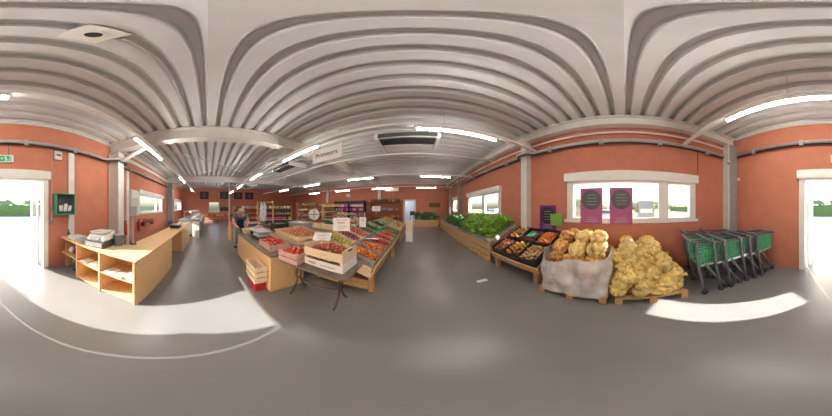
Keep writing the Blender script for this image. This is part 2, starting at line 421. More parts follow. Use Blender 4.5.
# inner doorway and the little room behind it
d2 = bpy.data.objects.new('door_2', None); COL.objects.link(d2); d2.location = (-.58, YF, 0)
d2['kind'] = 'structure'; d2['category'] = 'door'; d2['label'] = 'open inner doorway in the far orange wall'
f = MB(); wbox(f, 'far', -1.17, -1.05, -.24, .03, 0, 2.25); wbox(f, 'far', -.12, 0, -.24, .03, 0, 2.25); wbox(f, 'far', -1.17, 0, -.24, .03, 2.25, 2.37)
f.build('door_frame', M['white'], d2)
mb = MB()
mb.box((-2.2, YF+.25, -.05), (.8, YF+3, 0)); mb.box((-2.2, YF+3, 0), (.8, YF+3.1, 2.7)); mb.box((-2.3, YF+.25, 0), (-2.2, YF+3, 2.7))
mb.box((.8, YF+.25, 0), (.9, YF+3, 2.7)); mb.box((-2.2, YF+.25, 2.7), (.8, YF+3, 2.8))
struct('wall_backroom', mb, mat('backroom_grey', (.5, .53, .58, 1), .7))
t = thing('storage_trolley', 'dark trolley standing in the room beyond the inner doorway', 'trolley', (-.35, YF+1.4, 0))
for z in (.12, .8): MB().box((-.65, YF+1.2, z), (-.05, YF+1.6, z+.04)).build('shelf', M['dark'], t)
for x in (-.62, -.08):
    for y in (YF+1.23, YF+1.57):
        MB().cyl((x, y, .08), (x, y, 1.1), .02).build('post', M['black'], t); MB().cyl((x-.015, y, .04), (x+.015, y, .04), .04).build('wheel', M['tyre'], t)
mb = MB(); mb.box((-.6, YF+1.22, .84), (-.1, YF+1.55, 1.25)); mb.build('bin', M['black'], t)

# ------------------------------------------------------------------ outside
mb = MB(); mb.box((-60, YB-.22, -.12), (11, -120, -.02)); mb.box((XR+.22, YB-.22, -.12), (11, 60, -.02)); mb.box((-60, YB-.3, -.12), (XL-.22, 60, -.02))
o = struct('ground_outside', mb, M['outground']); o['label'] = 'pale concrete forecourt outside the shop'
o = struct('ground_field', MB().box((11, -160, -.14), (160, 120, -.03)), M['field']); o['label'] = 'dry yellow field beyond the forecourt'
def leafy(name, label, cat, c, sx, sy, sz, m, seed=0, n=60, group=None):
    rnd = random.Random(seed); mb = MB()
    for i in range(n):
        x, y, z = (rnd.uniform(-1, 1) for _ in range(3)); q = .6*max(1e-6, math.sqrt(x*x+y*y+z*z)); q = max(1, q)
        r = rnd.uniform(.2, .34)
        s1 = [rnd.random()*6 for _ in range(3)]
        mb.ball((c[0]+x*sx*.8, c[1]+y*sy*.8, c[2]+(z*.8)*sz), r*sx if sx < 3 else r*sz*1.3, r*sy if sy < 3 else r*sz*1.3, r*sz, 8, 6,
                lambda d: 1+.18*math.sin(5*d.x+s1[0])*math.sin(6*d.y+s1[1])+.1*math.sin(9*d.z+s1[2]))
    t = thing(name, label, cat, (c[0], c[1], 0), 0, group)
    mb.ball(c, sx*.86, sy*.86, sz*.86, 12, 8, lambda d: 1+.1*math.sin(7*d.x+seed)*math.sin(6*d.y))
    mb.build('foliage', m, t); MB().cyl((c[0], c[1], -.05), (c[0], c[1], c[2]), .08*sz+.03, .05*sz, 8).build('trunk', M['brownwood'], t)
    return t
hm = MB(); rnd = random.Random(3)
NX, NR = 240, 9
vs = []; fs = []
for i in range(NX+1):
    x = -60+130*i/NX
    for k in range(NR):
        a = PI*k/(NR-1)
        q = 1+rnd.uniform(-.1, .1)
        yy = -26.4+1.1*math.cos(a)*q*(1 if abs(math.cos(a)) < .98 else 1); zz = 2.15*min(1, math.sin(a)*1.5)*q if 0 < k < NR-1 else -.05
        vs.append((x, yy, zz))
for i in range(NX):
    for k in range(NR-1): fs.append((i*NR+k, (i+1)*NR+k, (i+1)*NR+k+1, i*NR+k+1))
hm._add(vs, fs)
tag(hm.build('hedge', M['hedge'], smooth=True), 'long clipped green hedge across the forecourt seen through the entrance', 'hedge')
for i in range(9):
    y = -60+i*19+random.uniform(-3, 3); x = 70+random.uniform(-6, 6)
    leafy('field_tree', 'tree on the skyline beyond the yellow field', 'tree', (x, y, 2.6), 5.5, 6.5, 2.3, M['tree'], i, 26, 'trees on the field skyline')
for i in range(4):
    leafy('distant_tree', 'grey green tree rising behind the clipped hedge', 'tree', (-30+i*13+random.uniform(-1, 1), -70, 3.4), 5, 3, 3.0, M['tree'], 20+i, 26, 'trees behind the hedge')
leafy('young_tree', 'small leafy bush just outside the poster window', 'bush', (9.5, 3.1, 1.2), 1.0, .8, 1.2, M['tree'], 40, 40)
for k, (x, y) in enumerate(((-14, -95), (-3, -140))):
    mb = MB(); w = 1.6
    for sx in (-1, 1):
        for sy in (-1, 1): mb.cyl((x+sx*w, y+sy*w, -.1), (x+sx*.3, y+sy*.3, 24), .12, .07, 6)
    for z in range(0, 23, 3):
        f0 = 1-(z/24)*.82; f1 = 1-((z+3)/24)*.82
        mb.cyl((x-w*f0, y-w*f0, z), (x+w*f1, y-w*f1, z+3), .06, n=5); mb.cyl((x+w*f0, y-w*f0, z), (x-w*f1, y-w*f1, z+3), .06, n=5)
    for z in (17, 20, 23): mb.cyl((x-4.5, y, z), (x+4.5, y, z), .12, n=6)
    tag(mb.build('power_pylon', M['greysteel']), ['nearer lattice power pylon above the hedge', 'farther lattice power pylon above the hedge'][k], 'pylon')
def car(name, label, x, y, rz, paint, h=1.45, l=4.2, w=1.75, van=False):
    t = thing(name, label, 'van' if van else 'car', (x, y, -.02), rz)
    pr = [(-l/2, .35), (-l/2, .8), (-l/2+.15, .95), (-l/2+.9, 1.0), (-l/2+1.5, h), (l/2-.7, h), (l/2-.1, 1.0), (l/2, .8), (l/2, .35)]
    if van: pr = [(-l/2, .35), (-l/2, .95), (-l/2+.7, 1.2), (-l/2+1.2, h), (l/2-.05, h), (l/2, h-.1), (l/2, .35)]
    mb = MB(); n = len(pr)
    def wz(z): return w/2*(1 if z < 1.05 else 1-.16*(z-1.05)/(h-1.05))
    vs = [(a, -wz(z), z) for a, z in pr]+[(a, wz(z), z) for a, z in pr]
    mb._add(vs, [tuple(range(n)), tuple(range(2*n-1, n-1, -1))]+[(i, i+n, (i+1) % n+n, (i+1) % n) for i in range(n)])
    mb.build('body', paint, t, world=False, bevel=.05)
    for sx in (-l/2+.8, l/2-.8):
        for sy in (-1, 1):
            wh = MB().cyl((sx, sy*(w/2-.2), .32), (sx, sy*(w/2+.01), .32), .32, n=18).build('wheel', M['tyre'], t, world=False)
            MB().cyl((sx, sy*(w/2-.02), .32), (sx, sy*(w/2+.025), .32), .19, n=14).build('hub', M['silver'], wh, world=False)
    for sy in (-1, 1):
        g = MB(); z0, z1 = (1.05, h-.12)
        g.hexa([(-l/2+1.25, sy*(w/2-.03), z0), (l/2-.35, sy*(w/2-.03), z0), (l/2-.35, sy*(w/2+.004), z0), (-l/2+1.25, sy*(w/2+.004), z0),
                (-l/2+1.6, sy*(w/2*.87-.03), z1), (l/2-.7, sy*(w/2*.87-.03), z1), (l/2-.7, sy*(w/2*.87+.004), z1), (-l/2+1.6, sy*(w/2*.87+.004), z1)])
        g.build('side_window', M['black'], t, world=False)
    g = MB(); g.hexa([(l/2-.1, -.7, 1.05), (l/2+.012, -.7, 1.05), (l/2+.012, .7, 1.05), (l/2-.1, .7, 1.05), (l/2-.2, -.62, h-.15), (l/2-.02 if van else l/2-.38, -.62, h-.15), (l/2-.02 if van else l/2-.38, .62, h-.15), (l/2-.2, .62, h-.15)])
    g.build('rear_window', M['silver'] if van else M['black'], t, world=False)
    return t
car('parked_van', 'dark grey van parked beyond the poster window', 17.0, -2.5, PI, M['vangrey'], 2.4, 4.8, 1.95, True)
car('parked_car', 'pale silver car parked sideways beyond the poster window', 14.0, .8, PI/2, M['carwhite'])
car('parked_car', 'silver car parked beyond the window over the lettuces', 13, 19, PI/2, M['carwhite'])

# ------------------------------------------------------------------ ceiling fittings
def raily(name, y, x0, x1, label):
    mb = MB(); mb.box((x0, y-.045, 3.22), (x1, y+.045, 3.27))
    r = tag(mb.build(name, M['white']), label, 'lighting rail'); 
    x = x0+.6
    while x < x1:
        MB().cyl((x, y, 3.27), (x, y, ZC+.01), .006, n=5).build('hanger_wire', M['silver'], r, world=False); x += 2.4
    return r
RAILS = [(-1.42, -14.5, 2.9, 'white lighting rail running from the poster wall past the counter', [(-.1, 1.45), (-3.85, -2.3), (-8.0, -6.5), (-12.2, -10.7)]),
         (2.3, -14.5, 2.9, 'white lighting rail above the apple table and produce sign', [(0, 1.6), (-3.6, -2.1), (-6.9, -5.4), (-10.2, -8.7), (-13.5, -12)]),
         (6.4, -14.5, 2.9, 'white lighting rail beyond the ceiling air unit', [(.2, 1.7), (-3.65, -2.15), (-7.2, -5.7), (-10.7, -9.2)]),
         (10.2, -14.5, 2.9, 'white lighting rail next to the inner doorway wall', [(.05, 1.55), (-3.5, -2.0), (-7.1, -5.6), (-10.6, -9.1)])]
LN = ['over the counter side', 'over the apple table', 'beyond the ceiling air unit', 'near the inner doorway wall']
for i, (y, x0, x1, lb, lights) in enumerate(RAILS):
    raily('lighting_rail', y, x0, x1, lb)
    for k, (a, b) in enumerate(lights):
        order = ['first', 'second', 'third', 'fourth', 'fifth'][k]
        t = thing('hanging_strip_light', 'lit tube fitting, %s from the window wall on the rail %s' % (order, LN[i]), 'ceiling light', ((a+b)/2, y, 3.12), 0, 'tube lights on the rails')
        MB().box((a, y-.03, 3.155), (b, y+.03, 3.218)).build('housing', M['white'], t)
        MB().cyl((a+.02, y, 3.125), (b-.02, y, 3.125), .017, n=12).build('tube', M['tube'] if i < 2 else M['tubefar'], t)
mb = MB(); mb.cyl((-9, 4.25, 3.43), (2.86, 4.25, 3.43), .022); tag(mb.build('water_pipe', M['white'], smooth=True), 'thin white pipe crossing below the deck near the air unit', 'pipe')
mb = MB(); mb.tube([(2.88, YF-.1, 3.43), (2.88, YB+.1, 3.43)], .022); tag(mb.build('water_pipe', M['white']), 'thin white pipe high along the window wall above the sacks', 'pipe')
# cable bundles round the walls
def tray(name, label, pts):
    t = thing(name, label, 'cable tray', pts[0])
    MB().tube(pts, .045, 10).build('conduit', M['conduit'], t, smooth=True)
    MB().tube([(x, y, z-.07) for x, y, z in pts], .022, 8).build('black_cable', M['black'], t, smooth=True)
    for (p0, p1) in zip(pts, pts[1:]):
        L = (Vector(p1)-Vector(p0)).length; k = .6
        while k < L:
            q = Vector(p0).lerp(Vector(p1), k/L); MB().box((q.x-.05, q.y-.05, q.z-.1), (q.x+.05, q.y+.05, q.z+.055)).build('clamp', M['grey'], t); k += 1.3
tray('cable_tray', 'grey cable conduit with black cable along the entrance wall', [(2.6, YB+.1, 3.23), (-3.1, YB+.1, 3.23), (-3.25, -2.58, 3.2), (-3.7, -2.58, 3.2), (-3.85, YB+.1, 3.2), (-9.4, YB+.1, 3.2)])
tray('cable_tray', 'grey cable conduit with black cable along the window wall', [(2.9, -2.7, 3.2), (2.9, 2.3, 3.2), (2.7, 2.46, 3.2), (2.7, 2.8, 3.2), (2.9, 2.95, 3.2), (2.9, 8.2, 3.2)])
# air units
def airunit(x0, x1, y0, y1, label):
    t = thing('air_unit', label, 'air conditioner', ((x0+x1)/2, (y0+y1)/2, 3.47), 0, 'air units under the deck')
    MB().box((x0, y0, 3.5), (x1, y1, 3.66)).build('body', M['ceil'], t, bevel=.015)
    MB().box((x0+.1, y0-.008, 3.51), (x1-.1, y0, 3.64)).build('front_grille', M['dark'], t)
    g = MB(); g.box((x0+.12, y0+.05, 3.475), (x1-.12, y0+.42, 3.5)); gr = g.build('intake_grille', M['dark'], t)
    s = MB()
    for k in range(8): s.box((x0+.12, y0+.07+k*.045, 3.468), (x1-.12, y0+.08+k*.045, 3.476))
    s.build('slat', M['black'], gr, world=False)
    MB().box((x0+.15, y0+.46, 3.47), (x1-.15, y1-.06, 3.5)).build('outlet_panel', M['white'], t)
    for x in (x0+.02, x1-.1): MB().box((x, y0+.02, 3.46), (x+.08, y1-.02, 3.5)).build('end_cap', M['white'], t)
    for x in (x0+.1, x1-.1):
        for y in (y0+.1, y1-.1): MB().cyl((x, y, 3.66), (x, y, ZC+.01), .008, n=5).build('hanger_rod', M['silver'], t)
airunit(-1.05, .62, 3.2, 4.15, 'ceiling air unit hung over the central aisle')
airunit(-6.1, -4.5, 3.2, 4.15, 'ceiling air unit hung beyond the first beam')
airunit(-12.2, -10.6, 3.2, 4.15, 'ceiling air unit hung far down near the blackboards')
# hanging signs
def hsign(c, w, h, text, label, rz=0):
    t = thing('hanging_sign', label, 'sign', (c[0], c[1], c[2]-h/2), rz)
    MB().box((-w/2, -.01, 0), (w/2, .01, h)).build('board', M['paper'], t, world=False)
    for x in (-w/2+.08, w/2-.08): MB().cyl((x, 0, h), (x, 0, ZC-c[2]+h/2), .004, n=5).build('hanger_wire', M['silver'], t, world=False)
    if text:
        cu = bpy.data.curves.new('lettering', 'FONT'); cu.body = text; cu.size = h*.5; cu.extrude = .002; cu.align_x = 'CENTER'; cu.align_y = 'CENTER'
        cu.materials.append(M['dark'])
        tmp = bpy.data.objects.new('tmp_text', cu); lm = bpy.data.meshes.new_from_object(tmp); bpy.data.objects.remove(tmp)
        o = bpy.data.objects.new('lettering', lm); COL.objects.link(o); o.parent = t; o.location = (0, -.014, h/2); o.rotation_euler = (PI/2, 0, 0)
hsign((-1.77, 2.2, 2.79), .8, .33, 'Primeurs', 'white hanging sign with dark lettering beside the lit tube', 0)
hsign((-1.95, 10.6, 3.1), 1.1, .28, '', 'blank pale board hung near the inner doorway wall')
# round roof outlet above the entrance side
t = thing('ceiling_outlet', 'white plate with a dark round hole on the ceiling deck', 'vent', (-.4, -.47, 3.86))
MB().box((-.52, -.6, 3.88), (-.27, -.34, 3.925)).build('plate', M['white'], t)
MB().cyl((-.4, -.47, 3.862), (-.4, -.47, 3.882), .07, n=20).build('collar', M['white'], t)
MB().cyl((-.4, -.47, 3.859), (-.4, -.47, 3.863), .045, n=20).build('opening', M['black'], t)
MB().cyl((-.56, -.42, 3.9), (-3.3, -.42, 3.9), .014).build('supply_pipe', M['silver'], t)
# exit sign
t = thing('exit_sign', 'green escape sign with white running figure over the entrance', 'sign', (-.14, YB+.03, 2.68))
MB().box((-.31, YB+.005, 2.67), (.03, YB+.055, 2.86)).build('lamp_case', M['white'], t)
MB().box((-.285, YB+.055, 2.69), (.005, YB+.06, 2.84)).build('green_panel', M['exit'], t)
g = MB(); y0, y1 = YB+.06, YB+.064
def strip(p, q, w):
    p, q = Vector((p[0], 0, p[1])), Vector((q[0], 0, q[1])); d = (q-p).normalized(); nn = Vector((-d.z, 0, d.x))*w/2
    g.hexa([(v.x, yy, v.z) for yy in (y0, y1) for v in (p-nn, q-nn, q+nn, p+nn)])
g.cyl((-.12, y0, 2.815), (-.12, y1, 2.815), .012, n=10)
for a, b in (((-.125, 2.8), (-.145, 2.755)), ((-.145, 2.755), (-.12, 2.73)), ((-.12, 2.73), (-.135, 2.7)), ((-.145, 2.755), (-.175, 2.725)), ((-.175, 2.725), (-.195, 2.725)), ((-.125, 2.795), (-.1, 2.77)), ((-.13, 2.795), (-.16, 2.78))): strip(a, b, .014)
strip((-.23, 2.7), (-.23, 2.83), .012); strip((-.27, 2.7), (-.27, 2.83), .012); strip((-.23, 2.83), (-.27, 2.83), .012)
strip((-.08, 2.765), (-.03, 2.765), .014); strip((-.03, 2.765), (-.05, 2.79), .012); strip((-.03, 2.765), (-.05, 2.74), .012)
g.build('pictogram', M['paper'], t)
h = MB(); h.cyl((-.2, YB+.03, 2.86), (-.2, YB+.03, 3.17), .006, n=5); h.build('feed_cable', M['black'], t)
# alarm box
t = thing('alarm_box', 'small cream alarm box below the cable conduit', 'alarm box', (-1.43, YB, 2.86))
MB().box((-1.53, YB+.003, 2.84), (-1.33, YB+.09, 3.1)).build('case', M['beam'], t, bevel=.012)
MB().box((-1.49, YB+.09, 2.95), (-1.37, YB+.094, 3.0)).build('display', M['dark'], t)
t = thing('wall_switch', 'small grey push switch below the conduit drop beside the entrance', 'switch', (-1.27, YB, 1.2))
MB().box((-1.31, YB+.003, 1.19), (-1.23, YB+.05, 1.28)).build('case', M['grey'], t); MB().cyl((-1.27, YB+.05, 1.235), (-1.27, YB+.06, 1.235), .022).build('button', M['red'], t)
tag(MB().cyl((-1.27, YB+.02, 1.28), (-1.27, YB+.02, 3.14), .01, n=6).build('switch_conduit', M['beam']), 'thin upright conduit feeding the grey push switch', 'conduit')
tag(MB().cyl((2.985, -1.86, 2.5), (2.985, -1.86, 3.15), .01, n=6).build('window_conduit', M['dark']), 'thin dark upright conduit above the poster window corner', 'conduit')
t = thing('security_camera', 'small white dome camera high in the trolley corner', 'camera', (2.72, -2.75, 2.85))
MB().cyl((2.72, -2.75, 2.95), (2.72, -2.75, 3.0), .05).build('mount', M['white'], t); MB().ball((2.72, -2.75, 2.94), .055).build('dome', M['grey'], t, smooth=True)
MB().cyl((2.72, -2.75, 2.98), (2.74, -2.93, 2.98), .015).build('arm', M['white'], t)
tag(MB().box((2.58, YB+.003, 2.42), (2.66, YB+.04, 2.5)).build('wall_detector', M['white']), 'tiny white sensor on the entrance wall near the trolley corner', 'sensor')
# green first-aid cabinet
t = thing('wall_cabinet', 'green framed wall cabinet holding white leaflets beside the entrance', 'cabinet', (-1.55, YB+.1, 1.4))
x0, x1, z0, z1 = -1.83, -1.3, 1.4, 1.93
MB().box((x0+.03, YB+.055, z0+.03), (x1-.03, YB+.07, z1-.03)).build('back_panel', M['dark'], t)
f = MB(); f.box((x0, YB+.055, z0), (x0+.032, YB+.24, z1)); f.box((x1-.032, YB+.055, z0), (x1, YB+.24, z1)); f.box((x0+.032, YB+.055, z0), (x1-.032, YB+.24, z0+.032)); f.box((x0+.032, YB+.055, z1-.032), (x1-.032, YB+.24, z1))
f.build('frame', M['signgreen'], t, bevel=.01)
MB().box((x0+.06, YB+.07, z0+.05), (x1-.06, YB+.2, z0+.09)).build('shelf', M['dark'], t)
for k in range(3):
    m4 = Matrix.Translation((x0+.14+k*.12, YB+.16, z0+.09)) @ Matrix.Rotation(R(-14), 4, 'X') @ Matrix.Rotation(R(6*k-8), 4, 'Y')
    o = MB().box((-.05, 0, 0), (.05, .004, .15+.04*(k % 2)), m4).build('leaflet', M['paper'])
    tag(o, 'white leaflet standing in the green wall cabinet', 'leaflet', 'leaflets in the green cabinet')
# electrical boxes
t = thing('electrical_box', 'stack of cream electrical boxes on the wall before the counter window', 'electrical box', (-4.75, YB, 1.2))
for k in range(3): MB().box((-5.14, YB+.003, 1.24+k*.37), (-4.55, YB+.14, 1.6+k*.37)).build('enclosure', M['beam'], t, bevel=.01)
def extinguisher(x, lab):
    t = thing('fire_extinguisher', lab, 'fire extinguisher', (x, YB+.12, .5))
    MB().lathe([(.02, 0), (.075, .01), (.08, .04), (.08, .42), (.06, .48), (.025, .51), (.022, .54)], 16, (x, YB+.12, .5)).build('cylinder', M['red'], t, smooth=True)
    MB().box((x-.015, YB+.06, 1.04), (x+.015, YB+.2, 1.07)).build('valve', M['black'], t)
    MB().tube([(x+.02, YB+.14, 1.04), (x+.11, YB+.14, .98), (x+.1, YB+.14, .7)], .012).build('hose', M['black'], t)
    MB().box((x-.09, YB+.003, .86), (x+.09, YB+.05, .89)).build('bracket', M['dark'], t)
extinguisher(-4.14, 'red fire extinguisher between the white column and the cable post'); extinguisher(-5.2, 'red fire extinguisher under the counter window edge')

# ------------------------------------------------------------------ posters, blackboards
def poster(w, u0, u1, z0, z1, d, label, back, disc, group=None, rows=4):
    t = thing('poster', label, 'poster', WP(w, (u0+u1)/2, d, z0), 0, group)
    b = MB(); wbox(b, w, u0, u1, d, d+.006, z0, z1); b.build('sheet', back, t)
    c = WP(w, (u0+u1)/2, d+.006, z1-(u1-u0)*.52); c2 = WP(w, (u0+u1)/2, d+.01, z1-(u1-u0)*.52)
    MB().cyl(c, c2, (u1-u0)*.44, n=28).build('disc', disc, t)
    s = MB(); uc = (u0+u1)/2
    for k in range(rows):
        zz = z1-(u1-u0)*(.3+.14*k); ww = (u1-u0)*(.16+.1*math.sin((k+1)*PI/(rows+1)))
        wbox(s, w, uc-ww, uc+ww*.8, d+.01, d+.0115, zz, zz-.012)
    s.build('print', M['grey'], t); s = MB()
    for k in range(3):
        zz = z0+.05+.045*k; wbox(s, w, uc-.16+.02*k, uc+.15-.03*k, d+.006, d+.0075, zz, zz+.016)
    s.build('print', M['grey'], t)
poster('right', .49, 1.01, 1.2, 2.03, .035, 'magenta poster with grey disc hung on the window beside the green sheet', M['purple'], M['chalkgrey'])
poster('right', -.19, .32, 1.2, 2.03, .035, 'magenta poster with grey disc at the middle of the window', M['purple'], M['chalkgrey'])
poster('right', 1.68, 2.2, .98, 1.64, .02, 'violet poster with black disc on the orange wall behind the crates', M['violet'], M['black'])
o = MB(); wbox(o, 'right', 1.48, 1.83, .05, .056, 1.12, 1.42)
tag(o.build('price_sheet', M['limesheet']), 'lime green sheet overlapping the violet poster', 'sheet')
BN = ['first blackboard from the refrigerated counter wall', 'blackboard just past the bright window', 'blackboard third along, past the white post', 'fourth blackboard from the refrigerated counter wall']
for k, (a, b) in enumerate(((-.92, .04), (1.5, 2.5), (3.2, 4.2), (4.65, 5.65))):
    t = thing('blackboard', BN[k]+' on the distant orange wall', 'blackboard', WP('left', (a+b)/2, 0, 2.7), 0, 'blackboards on the distant wall')
    mb = MB(); wbox(mb, 'left', a, b, .003, .03, 2.7, 3.5); mb.build('board', M['chalk'], t)
    f = MB()
    wbox(f, 'left', a-.04, a, .003, .05, 2.66, 3.54); wbox(f, 'left', b, b+.04, .003, .05, 2.66, 3.54); wbox(f, 'left', a, b, .003, .05, 2.66, 2.7); wbox(f, 'left', a, b, .003, .05, 3.5, 3.54); f.build('frame', M['black'], t)
    s = MB()
    for q in range(5): wbox(s, 'left', a+.2+.03*(q % 2), b-.25-.05*(q % 3), .03, .032, 3.34-q*.11, 3.36-q*.11)
    s.build('lettering', M['grey'], t)
t = thing('menu_board', 'low dark framed board under the second blackboard', 'board', WP('left', 2.0, 0, 1.2))
mb = MB(); wbox(mb, 'left', 1.5, 2.5, .003, .03, 1.25, 1.65); mb.build('board', M['chalk'], t); mb = MB(); wbox(mb, 'left', 1.46, 2.54, .003, .02, 1.21, 1.69); mb.build('frame', M['dark'], t)
mb = MB(); wbox(mb, 'far', 1.15, 2.4, .003, .03, 1.55, 2.15)
t = thing('picture', 'framed picture of produce on the far wall past the inner doorway', 'picture', WP('far', 1.8, 0, 1.5))
mb.build('frame', M['pallet'], t); mb = MB(); wbox(mb, 'far', 1.22, 2.33, .03, .035, 1.62, 2.08); mb.build('print', mat('produce_print', c3(150, 96, 70), .6, 9, .3, col2=c3(90, 84, 60)), t)
mb = MB(); wbox(mb, 'far', -7.25, -6.75, .003, .06, 2.75, 3.1); tag(mb.build('wall_vent', M['ceil']), 'pale square vent high on the far wall', 'vent')
tag(MB().cyl((-12, 1.95, 0), (-12, 1.95, ZC), .05).build('support_post', M['beam']), 'slim white post standing in front of the blackboards', 'post')

# ------------------------------------------------------------------ counter
CT = .845
t = thing('shop_counter', 'L-shaped board counter with open pigeonholes facing the entrance', 'counter', (-3.9, -1.2, 0))
mb = MB(); mb.box((-6.4, -1.44, CT-.03), (-1.46, -.88, CT)); mb.box((-2.08, -2.98, CT-.03), (-1.46, -1.44, CT))
mb.build('worktop', M['osb'], t, bevel=.004)
MB().box((-3.2, -.92, 0), (-1.5, -.895, CT-.03)).build('front_panel', M['osb'], t)
MB().box((-6.36, -.92, 0), (-4.5, -.895, CT-.03)).build('front_panel', M['osb'], t)
MB().box((-4.5, -1.38, 0), (-3.2, -1.36, CT-.03)).build('recess_back', M['osb'], t)
for x in (-3.2, -4.5): MB().box((x-.012, -1.42, 0), (x+.012, -.92, CT-.03)).build('side_panel', M['osb'], t)
MB().box((-6.385, -1.42, 0), (-6.36, -.9, CT-.03)).build('side_panel', M['osb'], t)
MB().box((-2.02, -2.96, .04), (-2.0, -.92, CT-.03)).build('back_panel', M['osb'], t)
for y in (-2.28, -1.6, -.935): MB().box((-2.0, y-.014, 0), (-1.48, y+.014, CT-.03)).build('divider', M['osb'], t)
MB().box((-2.0, -2.97, .0), (-1.6, -2.945, CT-.03)).build('divider', M['osb'], t)
for a, b in ((-2.945, -2.294), (-2.266, -1.614), (-1.586, -.949)):
    MB().box((-2.0, a, .43), (-1.485, b, .45)).build('shelf', M['osb'], t)
    if a > -2.9: MB().box((-2.0, a, .03), (-1.49, b, .05)).build('shelf', M['osb'], t)
# things on and in the counter
t = thing('cash_drawer', 'flat dark grey drawer box under the cream cloth-covered machine', 'cash drawer', (-1.79, -1.86, CT))
mt = Matrix.Translation((-1.8, -1.86, CT)) @ Matrix.Rotation(R(12), 4, 'Z')
MB().box((-.27, -.22, 0), (.27, .22, .11), mt).build('body', M['dark'], t, bevel=.008)
MB().box((.27, -.18, .02), (.28, .18, .095), mt).build('drawer_front', M['grey'], t); MB().cyl(mt @ Vector((.28, 0, .06)), mt @ Vector((.286, 0, .06)), .014).build('lock', M['silver'], t)
t = thing('counter_machine', 'cream boxy weighing machine resting on the dark grey drawer box', 'machine', (-1.8, -1.86, CT+.115))
b = MB(); b.hexa([mt @ Vector(p) for p in ((-.24,-.2,.115),(.24,-.2,.115),(.24,.2,.115),(-.24,.2,.115),(-.2,-.18,.26),(.17,-.18,.22),(.17,.18,.22),(-.2,.18,.26))]); b.build('body', M['paper'], t, bevel=.02)
MB().box((-.2, -.17, .25), (.16, .17, .275), mt).build('plate', M['beam'], t); MB().box((.2, -.1, .14), (.245, .1, .18), mt).build('display', M['grey'], t)
t = thing('plastic_tub', 'blue grey see-through tub at the inner corner of the counter', 'tub', (-2.0, -1.6, CT))
MB().lathe([(.085, 0), (.09, .01), (.105, .2), (.11, .2), (.1, .19), (.086, .02), (.0, .02)], 18, (-2.0, -1.6, CT)).build('tub', film('tub_plastic', c3(150, 172, 190), .6, .2), t, smooth=True)
MB().lathe([(.11, .2), (.112, .215), (.0, .215)], 18, (-2.0, -1.6, CT)).build('lid', M['grey'], t)
t = thing('customer_display', 'tall thin grey pole display beside the see-through tub', 'pole display', (-2.2, -1.36, CT))
MB().cyl((-2.2, -1.4, CT), (-2.2, -1.4, CT+.02), .07, n=16).build('base', M['dark'], t); MB().cyl((-2.2, -1.4, CT+.02), (-2.2, -1.4, 1.5), .022).build('pole', M['greysteel'], t)
MB().box((-2.22, -1.47, 1.42), (-2.18, -1.33, 1.6)).build('display', M['greysteel'], t)
t = thing('counter_scale', 'black shop scale standing midway along the long counter', 'scale', (-4.7, -1.15, CT))
MB().box((-4.9, -1.33, CT), (-4.5, -1.0, CT+.1)).build('body', M['black'], t, bevel=.015); MB().box((-4.92, -1.35, CT+.12), (-4.48, -.98, CT+.14)).build('weighing_plate', M['silver'], t)
MB().box((-4.82, -1.2, CT+.1), (-4.58, -1.1, CT+.12)).build('plate_support', M['dark'], t)
b = MB(); b.hexa([(-4.9,-1.36,CT+.1),(-4.5,-1.36,CT+.1),(-4.5,-1.3,CT+.1),(-4.9,-1.3,CT+.1),(-4.9,-1.4,CT+.27),(-4.5,-1.4,CT+.27),(-4.5,-1.36,CT+.27),(-4.9,-1.36,CT+.27)]); b.build('display', M['black'], t)
def stack_papers(name, label, x, y, z, w, l, h, rz, m, cat='papers'):
    mm = Matrix.Translation((x, y, z)) @ Matrix.Rotation(rz, 4, 'Z'); b = MB(); k = 0; n = max(2, int(h/.012))
    for i in range(n): b.box((-w/2+random.uniform(-.008, .008), -l/2+random.uniform(-.008, .008), i*h/n), (w/2, l/2, (i+.9)*h/n), mm)
    return tag(b.build(name, m), label, cat)
stack_papers('leaflet_stack', 'pale stack of leaflets at the wall end of the counter', -1.72, -2.62, CT, .3, .34, .06, .1, M['paper'])
stack_papers('paper_tray', 'low grey paper pile beside the cream machine', -1.66, -2.3, CT, .22, .3, .035, -.15, M['grey'])
t = thing('spray_bottle', 'small dark bottle at the wall end of the counter', 'bottle', (-1.62, -2.84, CT))
MB().lathe([(.035, 0), (.037, .1), (.03, .13), (.012, .15), (.012, .17)], 12, (-1.62, -2.84, CT)).build('body', M['chalkgrey'], t, smooth=True); MB().box((-1.635, -2.86, CT+.17), (-1.585, -2.83, CT+.2)).build('nozzle', M['blue'], t)
for i, (x, y, z, m) in enumerate(((-1.62, -2.1, .45, 'paper'), (-1.64, -1.85, .45, 'paper'), (-1.62, -1.42, .45, 'paper'), (-1.6, -1.2, .45, 'pink'), (-1.64, -1.05, .45, 'paper'))):
    stack_papers('magazine_pile', ['white pile of magazines in the middle pigeonhole, wall side', 'white pile of magazines in the middle pigeonhole, corner side', 'white magazine pile in the corner pigeonhole against the divider', 'pinkish magazine pile in the corner pigeonhole', 'white magazine pile in the corner pigeonhole at the outer edge'][i], x, y, z, .21, .17, .02+.006*i, random.uniform(-.3, .3), M[m], 'magazines')
t = thing('waste_bin', 'dark grey bin under the wall end pigeonhole', 'bin', (-1.75, -2.6, 0))
MB().lathe([(.1, 0), (.12, .28), (.128, .28), (.108, .01), (.0, .01)], 16, (-1.72, -2.6, 0)).build('bucket', M['dark'], t, smooth=True); MB().lathe([(.12, .27), (.135, .27), (.135, .29), (.12, .29)], 16, (-1.72, -2.6, 0)).build('rim', M['grey'], t)
